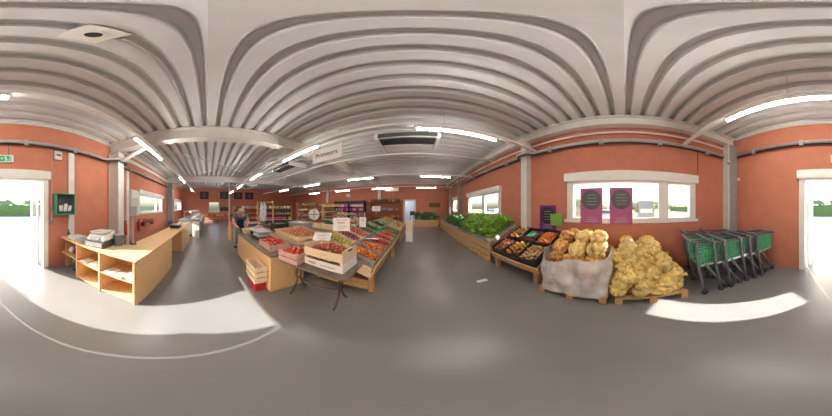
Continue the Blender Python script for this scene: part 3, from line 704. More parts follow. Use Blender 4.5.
for i, (y, m, r) in enumerate(((-2.72, 'paper', .08), (-2.58, 'violet', .075), (-2.46, 'pink', .07))):
    s1 = random.random()*6; b = MB(); b.ball((-1.66, y, .45+r), r, r*.9, r, 12, 8, lambda d: 1+.1*math.sin(5*d.x+s1)*math.cos(4*d.z))
    tag(b.build('cloth_bundle', M[m], smooth=True), ['white crumpled bag bundle in the wall end pigeonhole', 'violet crumpled bag bundle in the wall end pigeonhole', 'pink crumpled bag bundle in the wall end pigeonhole'][i], 'bag')
# low shelf of jars behind the counter
t = thing('wall_shelf', 'small wooden shelf under the counter window', 'shelf', (-6.3, YB, .8))
MB().box((-6.7, YB+.01, .86), (-5.5, YB+.28, .89)).build('board', M['brownwood'], t)
for x in (-6.6, -5.6): MB().box((x-.015, YB+.005, .7), (x+.015, YB+.2, .86)).build('bracket', M['dark'], t)
def jar_mesh(r, h): return MB().lathe([(r*.9, 0), (r, .01), (r, h*.72), (r*.7, h*.82), (r*.7, h*.86)], 10)
jb = jar_mesh(.045, .14).mesh('jar', True); jb.materials.append(M['redglass'] if 'redglass' in M else M['brownwood'])
for k in range(7):
    single('jar', jb, 'brown jar on the small shelf under the counter window', 'jar', (-6.6+k*.17, YB+.14, .89), 'jars under the counter window', scale=(1, 1, .8+.5*random.random()))

# ------------------------------------------------------------------ refrigerated counter beyond the board counter
t = thing('refrigerated_counter', 'long steel refrigerated counter with slanted glass past the board counter', 'refrigerated counter', (-10, -.95, 0))
x0, x1 = -13.2, -7.1
b = MB(); prof = [(-1.6, .12), (-.42, .12), (-.38, .3), (-.38, .82), (-.46, .95), (-1.6, .95)]
n = len(prof); b._add([(x0, y, z) for y, z in prof]+[(x1, y, z) for y, z in prof], [tuple(range(n-1, -1, -1)), tuple(range(n, 2*n))]+[(i, (i+1) % n, (i+1) % n+n, i+n) for i in range(n)])
b.build('body', mat('counter_steel', (.3, .3, .3, 1), .3, 6, .15, metal=.7), t, bevel=.02)
MB().box((x0+.05, -1.55, 0), (x1-.05, -.52, .12)).build('plinth', M['dark'], t)
g = MB(); g.hexa([(x0, -.5, .95), (x1, -.5, .95), (x1, -.48, .95), (x0, -.48, .95), (x0, -.92, 1.36), (x1, -.92, 1.36), (x1, -.9, 1.37), (x0, -.9, 1.37)]); g.build('front_glass', M['counterglass'], t)
MB().box((x0, -1.35, 1.36), (x1, -.88, 1.39)).build('top_shelf', M['silver'], t)
for x in (x0+.02, (x0+x1)/2, x1-.02): MB().box((x-.015, -1.3, .95), (x+.015, -1.25, 1.36)).build('post', M['silver'], t)
MB().cyl((x0+.1, -1.0, 1.345), (x1-.1, -1.0, 1.345), .014).build('lamp_tube', M['cooler'], t)
mi = MB().box((-.16, -.1, 0), (.16, .1, .09)).mesh('cheese_tray'); mi.materials.append(M['paper'])
for k in range(14): single('food_tray', mi, 'white food tray inside the refrigerated counter', 'tray', (x0+.35+k*.41, -.85, .95), 'trays in the refrigerated counter')

# ------------------------------------------------------------------ crates
def crate(name, label, w, l, h, m, cat='crate', loc=(0,0,0), rot=(0,0,0), group=None, slats=2, gap=.025, solid=False, base=None, low=None):
    """open box: w along local x, l along local y; slatted walls"""
    t = bpy.data.objects.new(name, None); COL.objects.link(t); t.location = loc; t.rotation_euler = rot; tag(t, label, cat, group)
    th = .012
    MB().box((-w/2+th, -l/2+th, 0), (w/2-th, l/2-th, .01)).build('bottom', base or m, t, world=False)
    for sy in (-1, 1):
        b = MB(); hh = (h-gap*(slats-1))/slats
        for k in range(slats): b.box((-w/2, sy*l/2-sy*th, k*(hh+gap)), (w/2, sy*l/2, k*(hh+gap)+hh))
        b.build('side', m, t, world=False)
    for sx in (-1, 1):
        b = MB()
        if solid: b.box((sx*w/2, -l/2+th, 0), (sx*(w/2-th), l/2-th, h*1.0))
        else:
            for k in range(slats): b.box((sx*w/2, -l/2+th, k*(hh+gap)), (sx*(w/2-th), l/2-th, k*(hh+gap)+hh))
        b.build('end', m, t, world=False)
    if slats > 1:
        for sx in (-1, 1):
            for sy in (-1, 1): MB().box((sx*(w/2-th), sy*(l/2-th), .01), (sx*(w/2-th-.03), sy*(l/2-th-.03), h+.005)).build('corner_post', m, t, world=False)
    return t
def mtx(o): return Matrix.LocRotScale(o.location, o.rotation_euler, o.scale)
def fruit_mesh(name, m, kind):
    b = MB(); s1 = random.random()*6
    if kind == 'round': b.ball((0,0,0), 1, 1, .88, 12, 8, lambda d: 1-.13*max(0, d.z)**6)
    elif kind == 'tuber': b.ball((0,0,0), 1.25, .95, .82, 10, 7, lambda d: 1+.09*math.sin(3*d.x+s1)+.06*math.sin(4*d.y+s1))
    elif kind == 'onion': b.ball((0,0,0), 1, 1, .9, 12, 9, lambda d: 1+.35*max(0, d.z)**14)
    elif kind == 'long': b.tube([(-2.2,0,0), (-1.9,.02,.05), (-.8,.1,.1), (.6,.1,.1), (1.8,0,.02), (2.2,-.05,0)], [.3,.72,.9,.85,.6,.25], 9)
    elif kind == 'carrot': b.tube([(-2.6,0,0), (-2.5,0,0), (-.5,.04,0), (1.6,0,0), (2.6,.05,0)], [.2,.62,.55,.35,.08], 8)
    elif kind == 'leek': b.tube([(-5,0,0), (-4.8,0,0), (-1,.1,0), (2,0,.1), (5,.3,.5)], [.3,.55,.5,.62,.9], 7)
    elif kind == 'squash': b.ball((0,0,0), 1.1, 1.1, .8, 14, 8, lambda d: 1+.06*math.cos(7*math.atan2(d.y, d.x)))
    me = b.mesh(name, True); me.materials.append(m); return me
FM = {k: [fruit_mesh(k, P[k], kind) for _ in range(2)] for k, kind in
      dict(shallot='onion', apple='round', yellowapple='round', tomato='round', redtomato='round', peach='round', onion='onion', redonion='onion', potato='tuber', squash='squash', melon='squash', pepper='long', carrot='carrot').items()}
NICE = dict(shallot='shallot', apple='apple', yellowapple='apple', tomato='tomato', redtomato='tomato', peach='peach', onion='onion', redonion='red_onion', potato='potato', squash='squash', melon='melon', pepper='cucumber', carrot='carrot')
def heap(root, w, l, z, r, kind, label, group, dome=.03, pitch=2.0, lay=1, keep=1):
    mm = mtx(root)
    for L in range(lay):
        px = r*pitch; nx = max(1, int((w-2*r)/px)+1); ny = max(1, int((l-2*r)/(px*.9))+1)
        for j in range(ny):
            for i in range(nx-(j % 2 if nx > 2 else 0)):
                if random.random() > keep: continue
                x = -w/2+r+(w-2*r)*(i+(.5 if (j % 2 and nx > 2) else 0))/max(1, nx-1)+random.uniform(-.12, .12)*r
                y = -l/2+r+(l-2*r)*j/max(1, ny-1)+random.uniform(-.12, .12)*r
                q = (1-(2*x/w)**2)*(1-(2*y/l)**2)
                v = mm @ Vector((x, y, z+r*.8+dome*q*1.4+random.uniform(-.25, .25)*r-L*r*1.3))
                k = random.uniform(.9, 1.04)*r
                yaw = random.uniform(0, 6) if kind not in ('pepper', 'carrot') else random.uniform(-.2, .2)+root.rotation_euler.z
                single(NICE[kind], random.choice(FM[kind]), label, NICE[kind], v, group, (random.uniform(-.6, .6) if kind not in ('pepper', 'carrot') else 0, random.uniform(-.6, .6) if kind not in ('pepper', 'carrot') else root.rotation_euler.y, yaw), (k, k, k))
def card(name, label, x, y, z, w, h, rz, tilt=R(-25), stick=0, m='paper', line=True):
    """paper price sign, optionally on a wire stand"""
    t = thing(name, label, 'sign', (x, y, z), rz)
    mm = Matrix.Translation((0, 0, stick)) @ Matrix.Rotation(tilt, 4, 'X')
    MB().box((-w/2, -.003, 0), (w/2, .003, h), mm).build('sheet', M[m], t, world=False)
    b = MB()
    for k, (zz, ww, th) in enumerate(((.78, .7, .05), (.55, .5, .12), (.3, .6, .04), (.18, .45, .04))): b.box((-w/2*ww, -.0045, h*zz), (w/2*ww*(1-.2*(k % 2)), -.003, h*(zz+th)), mm)
    if line: b.build('print', M['pink'], t, world=False)
    if stick:
        s = MB(); s.cyl((0, .006, -.02), (0, .006, stick+h*.3), .005, n=6); s.box((-.06, -.04, -.024), (.06, .05, -.012)); s.build('stand', M['silver'], t, world=False)
    return t

# ------------------------------------------------------------------ board market table with scale and tomato trays
TT = .765
t = thing('market_table', 'raw board table with tall side panel beside the leaning man', 'table', (-3.05, 1.35, 0))
MB().box((-4.25, .95, TT-.03), (-1.87, 1.75, TT)).build('tabletop', M['tabletop'], t)
MB().box((-4.2, .97, 0), (-1.9, .99, TT-.03)).build('front_panel', M['osb'], t)
b = MB(); b.hexa([(-1.92, .99, 0), (-1.9, .99, 0), (-1.9, 1.66, 0), (-1.92, 1.66, 0), (-1.92, .99, TT-.03), (-1.9, .99, TT-.03), (-1.9, 1.66, TT-.1), (-1.92, 1.66, TT-.1)]); b.build('end_panel', M['osb'], t)
for x in (-4.18, -2.0): MB().box((x-.03, 1.66, 0), (x+.03, 1.72, TT-.03)).build('leg', M['wood'], t)
t = thing('produce_scale', 'silver and black produce scale on the board table', 'scale', (-3.3, 1.35, TT))
MB().box((-3.56, 1.18, TT), (-3.0, 1.58, TT+.06)).build('base', M['black'], t, bevel=.015)
b = MB(); b.hexa([(-3.5,1.22,TT+.06),(-3.06,1.22,TT+.06),(-3.06,1.54,TT+.06),(-3.5,1.54,TT+.06),(-3.44,1.26,TT+.17),(-3.12,1.26,TT+.17),(-3.12,1.5,TT+.17),(-3.44,1.5,TT+.17)]); b.build('body', M['silver'], t, bevel=.01)
MB().box((-3.58, 1.16, TT+.172), (-2.98, 1.6, TT+.21)).build('weighing_plate', M['silver'], t, bevel=.008)
b = MB(); b.box((-3.62, 1.2, TT+.03), (-3.57, 1.56, TT+.2)); b.build('display', M['black'], t)
tr = crate('tomato_tray', 'pinkish wooden tray of tomatoes on the board table next to the scale', .58, .4, .12, M['pink'], 'tray', (-2.35, 1.26, TT+.002), (0, 0, -.05), None, 1, solid=True)
heap(tr, .54, .36, .05, .043, 'tomato', 'orange red tomato in the tray next to the scale', 'tomatoes in the tray next to the scale', .05)
bx = thing('plastic_box', 'red plastic box on the floor under the small wooden crate', 'box', (-2.2, .84, 0))
MB().box((-2.38, .745, 0), (-2.02, .94, .19)).build('body', M['red'], bx, bevel=.01); MB().box((-2.4, .735, .19), (-2.0, .95, .215)).build('lid', M['paper'], bx)
crate('wooden_crate', 'small empty slatted crate standing against the board table panel', .5, .22, .31, M['ply'], 'crate', (-2.23, .845, .217), (0, 0, 0), None, 3, gap=.03)

# ------------------------------------------------------------------ bistro table with big apple crate
t = thing('bistro_table', 'narrow dark table on curved wrought iron legs under the apple crate', 'table', (-1.29, 1.45, 0))
TZ = .7; mt = Matrix.Translation((-1.3, 1.46, 0)) @ Matrix.Rotation(R(7), 4, 'Z')
MB().box((-.55, -.29, TZ-.03), (.56, .3, TZ), mt).build('tabletop', M['tabletop'], t, bevel=.004)
for sx in (-.42, .34):
    for sy in (-1, 1):
        L = MB(); pts = [(sx, sy*.02, TZ-.03), (sx, sy*.03, .52), (sx, sy*.06, .38), (sx, sy*.035, .28), (sx, sy*.08, .16), (sx, sy*.15, .06), (sx, sy*.2, .0)]
        L.tube([mt @ Vector(p) for p in pts], .016, 8); L.build('leg', M['iron'], t, smooth=True)
    L = MB(); L.tube([mt @ Vector((sx, -.22, TZ-.04)), mt @ Vector((sx, 0, TZ-.08)), mt @ Vector((sx, .22, TZ-.04))], .013, 8); L.build('bracket', M['iron'], t, smooth=True)
L = MB(); L.tube([mt @ Vector((-.42, 0, .3)), mt @ Vector((0, 0, .24)), mt @ Vector((.34, 0, .3))], .012, 8); L.build('stretcher', M['iron'], t, smooth=True)
tr = crate('tomato_tray', 'pinkish slatted crate of tomatoes at the left end of the iron legged table', .4, .36, .17, M['pink'], 'tray', (-1.68, 1.3, TZ+.003), (0, 0, R(9)), None, 2, gap=.015)
heap(tr, .36, .32, .1, .041, 'tomato', 'orange red tomato in the crate at the end of the iron legged table', 'tomatoes on the iron legged table', .04)
ac = bpy.data.objects.new('apple_crate', None); COL.objects.link(ac); ac.location = (-1.17, 1.545, TZ+.003); ac.rotation_euler = (0, 0, R(2))
tag(ac, 'tall pale wooden crate heaped with red apples on the iron legged table', 'crate')
w, l, h = .66, .42, .275
for sy in (-1, 1):
    y = sy*l/2; MB().box((-w/2, y-sy*.014, .155), (w/2, y, h)).build('upper_board', M['ply'], ac, world=False)
    b = MB(); b.box((-w/2, y-sy*.014, 0), (w/2, y, .11)); bb = b.build('lower_board', M['paper'], ac, world=False, bevel=.001); bb['label'] = 'white printed lower board'
    MB().box((-.24, y, .035), (-.1, y+sy*.001, .065)).build('print', M['pink'], bb, world=False); MB().box((-.02, y, .04), (.22, y+sy*.001, .06)).build('print', M['pink'], bb, world=False)
for sx in (-1, 1):
    x = sx*w/2; MB().box((x, -l/2+.014, .14), (x-sx*.014, l/2-.014, h+.04)).build('end_board', M['ply'], ac, world=False); MB().box((x, -l/2+.014, 0), (x-sx*.014, l/2-.014, .13)).build('end_board', M['paper'], ac, world=False)
    g = MB(); g.box((x, -.06, h-.0), (x+sx*.002, .06, h+.025)); g.build('hand_slot', M['dark'], ac, world=False)
    for sy in (-1, 1): MB().box((sx*(w/2-.014), sy*(l/2-.014), .005), (sx*(w/2-.05), sy*(l/2-.05), h)).build('corner_post', M['ply'], ac, world=False)
MB().box((-w/2+.014, -l/2+.014, 0), (w/2-.014, l/2-.014, .012)).build('bottom', M['ply'], ac, world=False)
heap(ac, w-.04, l-.04, .18, .034, 'apple', 'red apple heaped in the tall crate on the iron legged table', 'apples in the tall crate', .07, 1.9)
heap(ac, w-.06, l-.06, .1, .034, 'apple', 'red apple heaped in the tall crate on the iron legged table', 'apples in the tall crate', .0, 2.2, keep=.8)

# ------------------------------------------------------------------ central tilted stand
TH = R(19.5); XE, ZE = -.66, .5
def dk(s, y, up=0): return (XE-s*math.cos(TH)-0+up*math.sin(TH), y, ZE+s*math.sin(TH)+up*math.cos(TH))
t = thing('market_stand', 'long tilted wooden produce stand along the central aisle', 'stand', (-1.3, 5, 0))
b = MB(); 
def slab(b, s0, s1, y0, y1, u0, u1):
    b.hexa([dk(s0, y0, u0), dk(s1, y0, u0), dk(s1, y1, u0), dk(s0, y1, u0), dk(s0, y0, u1), dk(s1, y0, u1), dk(s1, y1, u1), dk(s0, y1, u1)])
slab(b, 0, 1.3, 2.0, 8.0, -.03, -.005); b.build('deck', M['pallet'], t)
b = MB(); slab(b, -.025, .0, 1.95, 8.05, -.2, .1); b.build('edge_board', M['wood'], t)
b = MB()
for k in range(3): slab(b, .03+k*.2, .2+k*.2, 1.95, 2.0, -.1, .02)
slab(b, 0, 1.28, 1.93, 1.95, -.14, -.03); b.build('front_slat', M['ply'], t)
for k in range(2):
    b = MB(); b.box((-1.9+.4*k, 1.97, .08+.11*k), (-.75, 2.0, .18+.11*k)); b.build('front_rail', M['pallet'], t)
for y in (2.02, 4, 6, 7.9):
    MB().box((-.76, y, 0), (-.68, y+.1, .42)).build('leg', M['pallet'], t); MB().box((-1.86, y, 0), (-1.78, y+.1, .82)).build('leg', M['pallet'], t)
mb = MB(); mb.box((-1.7, 2.15, .0), (-.85, 2.25, .1)); mb.box((-1.7, 3.0, 0), (-.85, 3.1, .1)); mb.box((-1.75, 2.1, .1), (-.8, 3.2, .13)); tag(mb.build('pallet', M['pallet']), 'pallet on the floor beneath the tilted stand', 'pallet')
ROWS = [  # kind lower, kind upper
 ('peach', 'yellowapple', 'tin'), ('peach', 'redonion', 'tin'), ('redtomato', 'tomato', 'tin'), ('redtomato', 'redonion', 'tin'), ('redtomato', 'LEAF', 'green'), ('redtomato', 'potato', 'greencrate'),
 ('pepper', 'LEAF', 'greencrate'), ('carrot', 'melon', 'ply'), ('onion', 'melon', 'ply'), ('squash', 'melon', 'ply'), ('melon', 'squash', 'ply'), ('melon', 'melon', 'ply')]
ORD = ['first', 'second', 'third', 'fourth', 'fifth', 'sixth', 'seventh', 'eighth', 'ninth', 'tenth', 'eleventh', 'last']
COLR = dict(peach='orange yellow peaches', yellowapple='yellow green apples', redonion='dark red onions', redtomato='bright red tomatoes', tomato='orange red tomatoes', potato='tan potatoes', pepper='green cucumbers', carrot='orange carrots', melon='pale green melons', onion='brown onions', squash='ochre squashes', LEAF='leafy herbs')
RAD = dict(peach=.043, yellowapple=.038, redonion=.035, redtomato=.036, tomato=.04, potato=.036, pepper=.022, carrot=.02, melon=.075, onion=.034, squash=.07)
def leaf_mesh(name, m, n=14, L=.16, W=.09, curl=.5, ruf=.02, up=.6):
    b = MB(); rnd = random.Random(hash(name) % 1000)
    for i in range(n):
        a = i*2.4+rnd.uniform(-.3, .3); el = up*(.25+1.1*i/n)+rnd.uniform(-.15, .15); k = rnd.uniform(.75, 1.15)*(1-.35*i/n)
        nu, nv = 5, 4; vs = []
        for u in range(nu):
            uu = u/(nu-1)
            for v in range(nv):
                vv = v/(nv-1)*2-1
                r = L*k*uu; wd = W*k*math.sin(PI*min(1, .12+uu*.8))*vv
                zz = r*math.sin(el)+curl*L*k*uu*uu*(.5-el*.4)*-1+abs(vv)*W*.3+ruf*math.sin(5*uu+6*vv+i)*uu
                rr = r*math.cos(el)
                vs.append((rr*math.cos(a)-wd*math.sin(a), rr*math.sin(a)+wd*math.cos(a), zz+.03))
        fs = [(u*nv+v, (u+1)*nv+v, (u+1)*nv+v+1, u*nv+v+1) for u in range(nu-1) for v in range(nv-1)]
        b._add(vs, fs)
    b.ball((0, 0, .03), L*.3, L*.3, L*.28, 8, 6)
    me = b.mesh(name, True); me.materials.append(m); return me
LM = {'lettuce': [leaf_mesh('lettuce%d' % i, P['lettuce'], 20, .19, .11, .45, .024, 1.05) for i in range(3)],
      'dkleaf': [leaf_mesh('chard%d' % i, P['dkleaf'], 14, .2, .06, .5, .012, 1.15) for i in range(3)],
      'paleleaf': [leaf_mesh('chicory%d' % i, P['paleleaf'], 14, .15, .07, .5, .015, .9) for i in range(2)],
      'herb': [leaf_mesh('herb%d' % i, P['dkleaf'], 22, .15, .03, .4, .01, 1.1) for i in range(2)]}
tmpl = {}
def place_crate(key, w, l, h, m, label, loc, rot, cat='crate', group=None, name='produce_crate', slats=2):
    if key not in tmpl:
        tmpl[key] = crate(name, label, w, l, h, m, cat, loc, rot, group, slats, gap=.02); return tmpl[key]
    return copy_tree(tmpl[key], loc=loc, rot=rot, label=label, group=group)
for i, (ka, kb, mk) in enumerate(ROWS):
    y = 2.27+.48*i
    for j, k in enumerate((ka, kb)):
        s = .33+.62*j
        where = 'lower' if j == 0 else 'upper'
        lab = 'crate of %s in the %s row, %s side of tilted stand' % (COLR[k], ORD[i], where)
        mm = mk if j == 0 else ('green' if i in (3, 4, 5) else 'ply' if i < 2 else 'tin')
        c = place_crate('st'+mm, .58, .44, .13, M[mm], lab, dk(s, y, .001), (0, TH, 0))
        if k == 'LEAF':
            for q in range(5):
                v = mtx(c) @ Vector((-.2+.1*q, random.uniform(-.1, .1), .05))
                single('herb_bunch', random.choice(LM['herb']), 'leafy green bunch in the %s row crate, upper side of the stand' % ORD[i], 'herbs', v, 'herbs in the %s row' % ORD[i], (0, 0, random.random()*6))
        else:
            r = RAD[k]
            heap(c, .54, .4, .03+max(0, .045-r), r, k, '%s in the %s row, %s side of tilted stand' % ({'peach': 'orange yellow peach', 'yellowapple': 'yellow green apple', 'redonion': 'dark red onion', 'redtomato': 'bright red tomato', 'tomato': 'orange red tomato', 'potato': 'tan potato', 'pepper': 'green cucumber', 'carrot': 'orange carrot', 'melon': 'pale green melon', 'onion': 'brown onion', 'squash': 'ochre squash'}[k], ORD[i], where),
                 '%s in the %s row, %s side' % (COLR[k], ORD[i], where), .045, 2.0 if k not in ('pepper', 'carrot') else 2.4, keep=1 if k not in ('pepper', 'carrot') else .45)
card('price_sign', 'large white sign standing above the red apple crate', -1.25, 1.98, .86, .3, .25, R(32), R(-22), .3)
card('price_sign', 'small white sign leaning among the red tomato crates', -1.55, 3.62, 1.0, .2, .3, R(10), R(-12), 0)
card('price_sign', 'white sign standing over the melons near the shelves', -2.35, 7.6, 1.25, .5, .32, R(10), R(-10), .12)
card('price_sheet', 'pale sheet leaning behind the red apple crate', -1.62, 1.86, .95, .34, .24, R(30), R(-62), .0, 'paper', True)
stack_papers('paper_bag_pile', 'white paper bags lying along the peach crates', *dk(.55, 3.02, .13), .5, .1, .015, .1, M['paper'], 'paper bags')

# ------------------------------------------------------------------ onion bin and low tables behind the board table
t = thing('display_table', 'low wooden table carrying the onion bin and grey bins', 'table', (-3.3, 2.6, 0))
MB().box((-4.4, 1.8, .68), (-2.15, 3.6, .72)).build('tabletop', M['wood'], t)
for x in (-4.34, -2.21):
    for y in (1.86, 3.54): MB().box((x-.04, y-.04, 0), (x+.04, y+.04, .68)).build('leg', M['wood'], t)
ob = crate('onion_bin', 'wide pale bin heaped with brown onions behind the tomato trays', 1.15, .78, .2, M['ply'], 'bin', (-2.75, 2.25, .722), (0, 0, -.1), None, 2)
heap(ob, 1.1, .73, .12, .036, 'onion', 'brown onion heaped in the wide pale bin', 'onions in the wide pale bin', .12, 1.95)
def plastic_bin(label, x, y, z, w, l, h, rz, m, fillm=None):
    t = thing('storage_bin', label, 'bin', (x, y, z), rz); k = .9
    b = MB(); b.hexa([(-w/2*k,-l/2*k,0),(w/2*k,-l/2*k,0),(w/2*k,l/2*k,0),(-w/2*k,l/2*k,0),(-w/2,-l/2,h-.03),(w/2,-l/2,h-.03),(w/2,l/2,h-.03),(-w/2,l/2,h-.03)]); b.build('body', m, t, world=False)
    b = MB(); q = .02
    b.box((-w/2-q,-l/2-q,h-.03),(w/2+q,-l/2,h)); b.box((-w/2-q,l/2,h-.03),(w/2+q,l/2+q,h)); b.box((-w/2-q,-l/2,h-.03),(-w/2,l/2,h)); b.box((w/2,-l/2,h-.03),(w/2+q,l/2,h)); b.build('rim', m, t, world=False)
    if fillm: MB().box((-w/2+.01,-l/2+.01,h-.03),(w/2-.01,l/2-.01,h-.012)).build('cover', fillm, t, world=False)
plastic_bin('grey white bin with draped plastic behind the onion bin', -3.7, 3.1, .722, .75, .5, .34, .1, M['grey'], M['bag'])
plastic_bin('dark crate bin at the rear of the display table near the rack', -4.1, 2.45, .722, .45, .5, .3, 0, M['black'], M['dark'])
plastic_bin('small pale bin between the onions and the dark bin', -3.62, 2.35, .722, .36, .5, .16, .1, M['ply'], M['wood'])
t = thing('display_table', 'second low wooden table behind the onion table', 'table', (-3.3, 4.9, 0))
MB().box((-4.4, 4.0, .7), (-2.15, 6.6, .74)).build('tabletop', M['wood'], t)
for x in (-4.34, -2.21):
    for y in (4.06, 6.54): MB().box((x-.04, y-.04, 0), (x+.04, y+.04, .7)).build('leg', M['wood'], t)
for i, (x, y, k, mm) in enumerate(((-2.6, 4.35, 'redonion', 'ply'), (-3.3, 4.35, 'LEAF', 'ply'), (-4.0, 4.35, 'carrot', 'ply'), (-2.6, 4.95, 'redtomato', 'ply'), (-3.3, 4.95, 'onion', 'grey'), (-4.0, 4.95, 'LEAF', 'grey'), (-2.6, 5.6, 'squash', 'green'), (-3.3, 5.6, 'potato', 'grey'))):
    nm = ['front row, stand end', 'front row, middle', 'front row, aisle end', 'second row, stand end', 'second row, middle', 'second row, aisle end', 'rear row, stand end', 'rear row, middle'][i]
    c = place_crate('dt'+mm, .6, .42, .18, M[mm], 'crate of %s, %s of the second low table' % (COLR[k], nm), (x, y, .742), (0, 0, 0))
    if k == 'LEAF':
        for q in range(5): single('herb_bunch', random.choice(LM['herb']), 'leafy bunch in the crate in the %s of the second low table' % nm, 'herbs', (x-.2+.1*q, y+random.uniform(-.1, .1), .85), 'herbs %s of the low table' % nm, (0, 0, random.random()*6))
    else: heap(c, .56, .38, .1, max(.04, RAD[k]), k, '%s in the crate, %s of the second low table' % (COLR[k].replace('squashes', 'squash').replace('oes', 'o').rstrip('s'), nm), '%s on the second low table' % COLR[k], .05, 2.0)
b = thing('round_board', 'white eight sided board with dark cross straps behind the onions', 'board', (-4.85, 5.0, 1.0), R(43))
o8 = MB(); o8.cyl((0, -.02, .24), (0, .02, .24), .3, n=8); o8.build('board', M['paper'], b, world=False)
o8 = MB(); o8.box((-.015, -.026, -.05), (.015, -.02, .53)); o8.box((-.29, -.0262, .22), (.29, -.02, .25)); o8.build('strap', M['chalkgrey'], b, world=False)
o8 = MB(); o8.cyl((0, .03, -1.0), (0, .03, .3), .02); o8.cyl((0, .03, -1.0), (0, .03, -.98), .2, n=18); o8.build('stand', M['grey'], b, world=False)
# open rack with plastic bag roll
t = thing('bag_rack', 'tall slim wooden rack holding bag rolls behind the scale', 'rack', (-4.6, 2.3, 0))
for (x, y) in ((-4.55, 2.43), (-4.9, 1.93)):
    MB().box((x-.02, y-.02, 0), (x+.02, y+.02, 1.84)).build('post', M['wood'], t)
for z in (1.8, 1.1, .2):
    b = MB(); b.cyl((-4.55, 2.43, z), (-4.9, 1.93, z), .018, n=8); b.build('crossbar', M['wood'], t)
for i, (q, lab) in enumerate(((.75, 'clear plastic bags hanging from the rack, aisle side'), (.55, 'clear plastic bags hanging at the middle of the rack'))):
    x = -4.55-.35*q; y = 2.43-.5*q; b = MB(); nz = 9; pts = []
    vs = []
    for k in range(nz):
        z = 1.78-.72*k/(nz-1); wd = .05+.06*min(1, k/3)+.01*math.sin(k*2)
        for a in range(10): vs.append((x+wd*math.cos(a*PI/5)*.9, y+wd*math.sin(a*PI/5)*(.5+.3*math.sin(a*3+k)), z))
    b._add(vs, [(k*10+a, k*10+(a+1) % 10, (k+1)*10+(a+1) % 10, (k+1)*10+a) for k in range(nz-1) for a in range(10)])
    tag(b.build('plastic_bag', M['bag'], smooth=True), lab, 'bag')
t = thing('crate_tower', 'pale wooden and white box tower standing at the aisle end of the stand', 'box', (-.3, 6.1, 0))
MB().box((-.46, 6.0, 0), (-.16, 6.25, .48)).build('white_box', M['paper'], t, bevel=.006); MB().box((-.46, 6.0, .48), (-.16, 6.25, .97)).build('wooden_box', M['ply'], t, bevel=.006)

# ------------------------------------------------------------------ vegetable wall display
TV = R(-23)
def vd(s, y, up=0): return (1.9+s*math.cos(TV)-up*math.sin(-TV), y, .55+s*math.sin(-TV)+up*math.cos(TV))
VN = ['first from the black crates', 'second from the black crates', 'third from the black crates', 'fourth from the black crates', 'at the far corner']
for i in range(5):
    y0 = 3.0+1.42*i; y1 = y0+1.4
    t = thing('display_bin', 'pale slatted vegetable bin along the window wall, %s' % VN[i], 'vegetable bin', (2.3, (y0+y1)/2, 0), 0, 'vegetable bins along the window wall')
    b = MB()
    for k in range(3): b.box((1.88, y0, .03+k*.18), (1.9, y1, .19+k*.18))
    b.build('front', M['wood'], t)
    for y in (y0, y1-.1, (y0+y1)/2-.05): MB().box((1.9, y, 0), (1.97, y+.1, .53)).build('post', M['wood'], t)
    b = MB(); b.hexa([vd(0, y0), vd(1.1, y0), vd(1.1, y1), vd(0, y1), vd(0, y0, .02), vd(1.1, y0, .02), vd(1.1, y1, .02), vd(0, y1, .02)]); b.build('deck', M['conduit'], t)
    for y in (y0, y1-.02):
        b = MB(); b.hexa([(1.9, y, .02), (2.9, y, .02), (2.9, y+.02, .02), (1.9, y+.02, .02), vd(0, y, .06), vd(1.1, y, .06), vd(1.1, y+.02, .06), vd(0, y+.02, .06)]); b.build('side_panel', M['wood'], t)
    for k in range(2): MB().box((1.86, y0+.05+k*.7, .0), (1.88, y0+.2+k*.7, .1)).build('foot', M['pallet'], t)
VEG = [('lettuce', 'bright green lettuce heaped in the bin first from the black crates', 'lettuces in the nearest bin', 'lettuce', 45, 1.5),
       ('lettuce', 'bright green lettuce heaped in the bin second from the black crates', 'lettuces in the second bin', 'lettuce', 36, 1.4),
       ('dkleaf', 'dark green chard bunch in the bin third from the black crates', 'chard in the third bin', 'chard', 26, 1.2),
       ('dkleaf', 'dark leafy bunch in the bin fourth from the black crates', 'greens in the fourth bin', 'greens', 22, 1.2),
       ('paleleaf', 'pale leafy head in the bin at the far corner', 'pale heads in the corner bin', 'chicory', 18, 1.1)]
NM = dict(lettuce='lettuce_head', dkleaf='chard_bunch', paleleaf='chicory_head')
for i, (kind, lab, grp, cat, n, sc) in enumerate(VEG):
    y0 = 3.0+1.42*i; nc = 5; k = 0
    for a in range(nc):
        rows = math.ceil(n/nc)
        for bq in range(rows):
            if k >= n: break
            k += 1
            s = .06+.86*(a+.5)/nc+random.uniform(-.03, .03); y = y0+.12+1.2*(bq+random.uniform(.3, .7))/rows
            kk = kind
            if i == 1 and y > y0+.9: kk = 'dkleaf'
            v = vd(s, y, (.2 if i < 2 else .1)*math.sin(PI*min(1, s*.75+.12))+.02)
            q = sc*random.uniform(.85, 1.15)
            if kk != kind: single('chard_bunch', random.choice(LM['dkleaf']), 'dark green chard bunch bordering the lettuces in the second bin', 'chard', v, 'chard in the second bin', (random.uniform(-.2, .2), TV*.7, random.random()*6), (q, q, q))
            else: single(NM[kind], random.choice(LM[kind]), lab, cat, v, grp, (random.uniform(-.25, .25), TV*.7+random.uniform(-.2, .2), random.random()*6), (q, q, q))
for k in range(14):
    single('carrot', random.choice(FM['carrot']), 'orange carrot lying at the front edge of the fourth vegetable bin', 'carrot', vd(.15+.05*(k % 4), 7.5+.05*k, .06+.02*(k % 3)), 'carrots in the fourth bin', (0, .3, random.uniform(-.3, .3)), (.035,)*3)
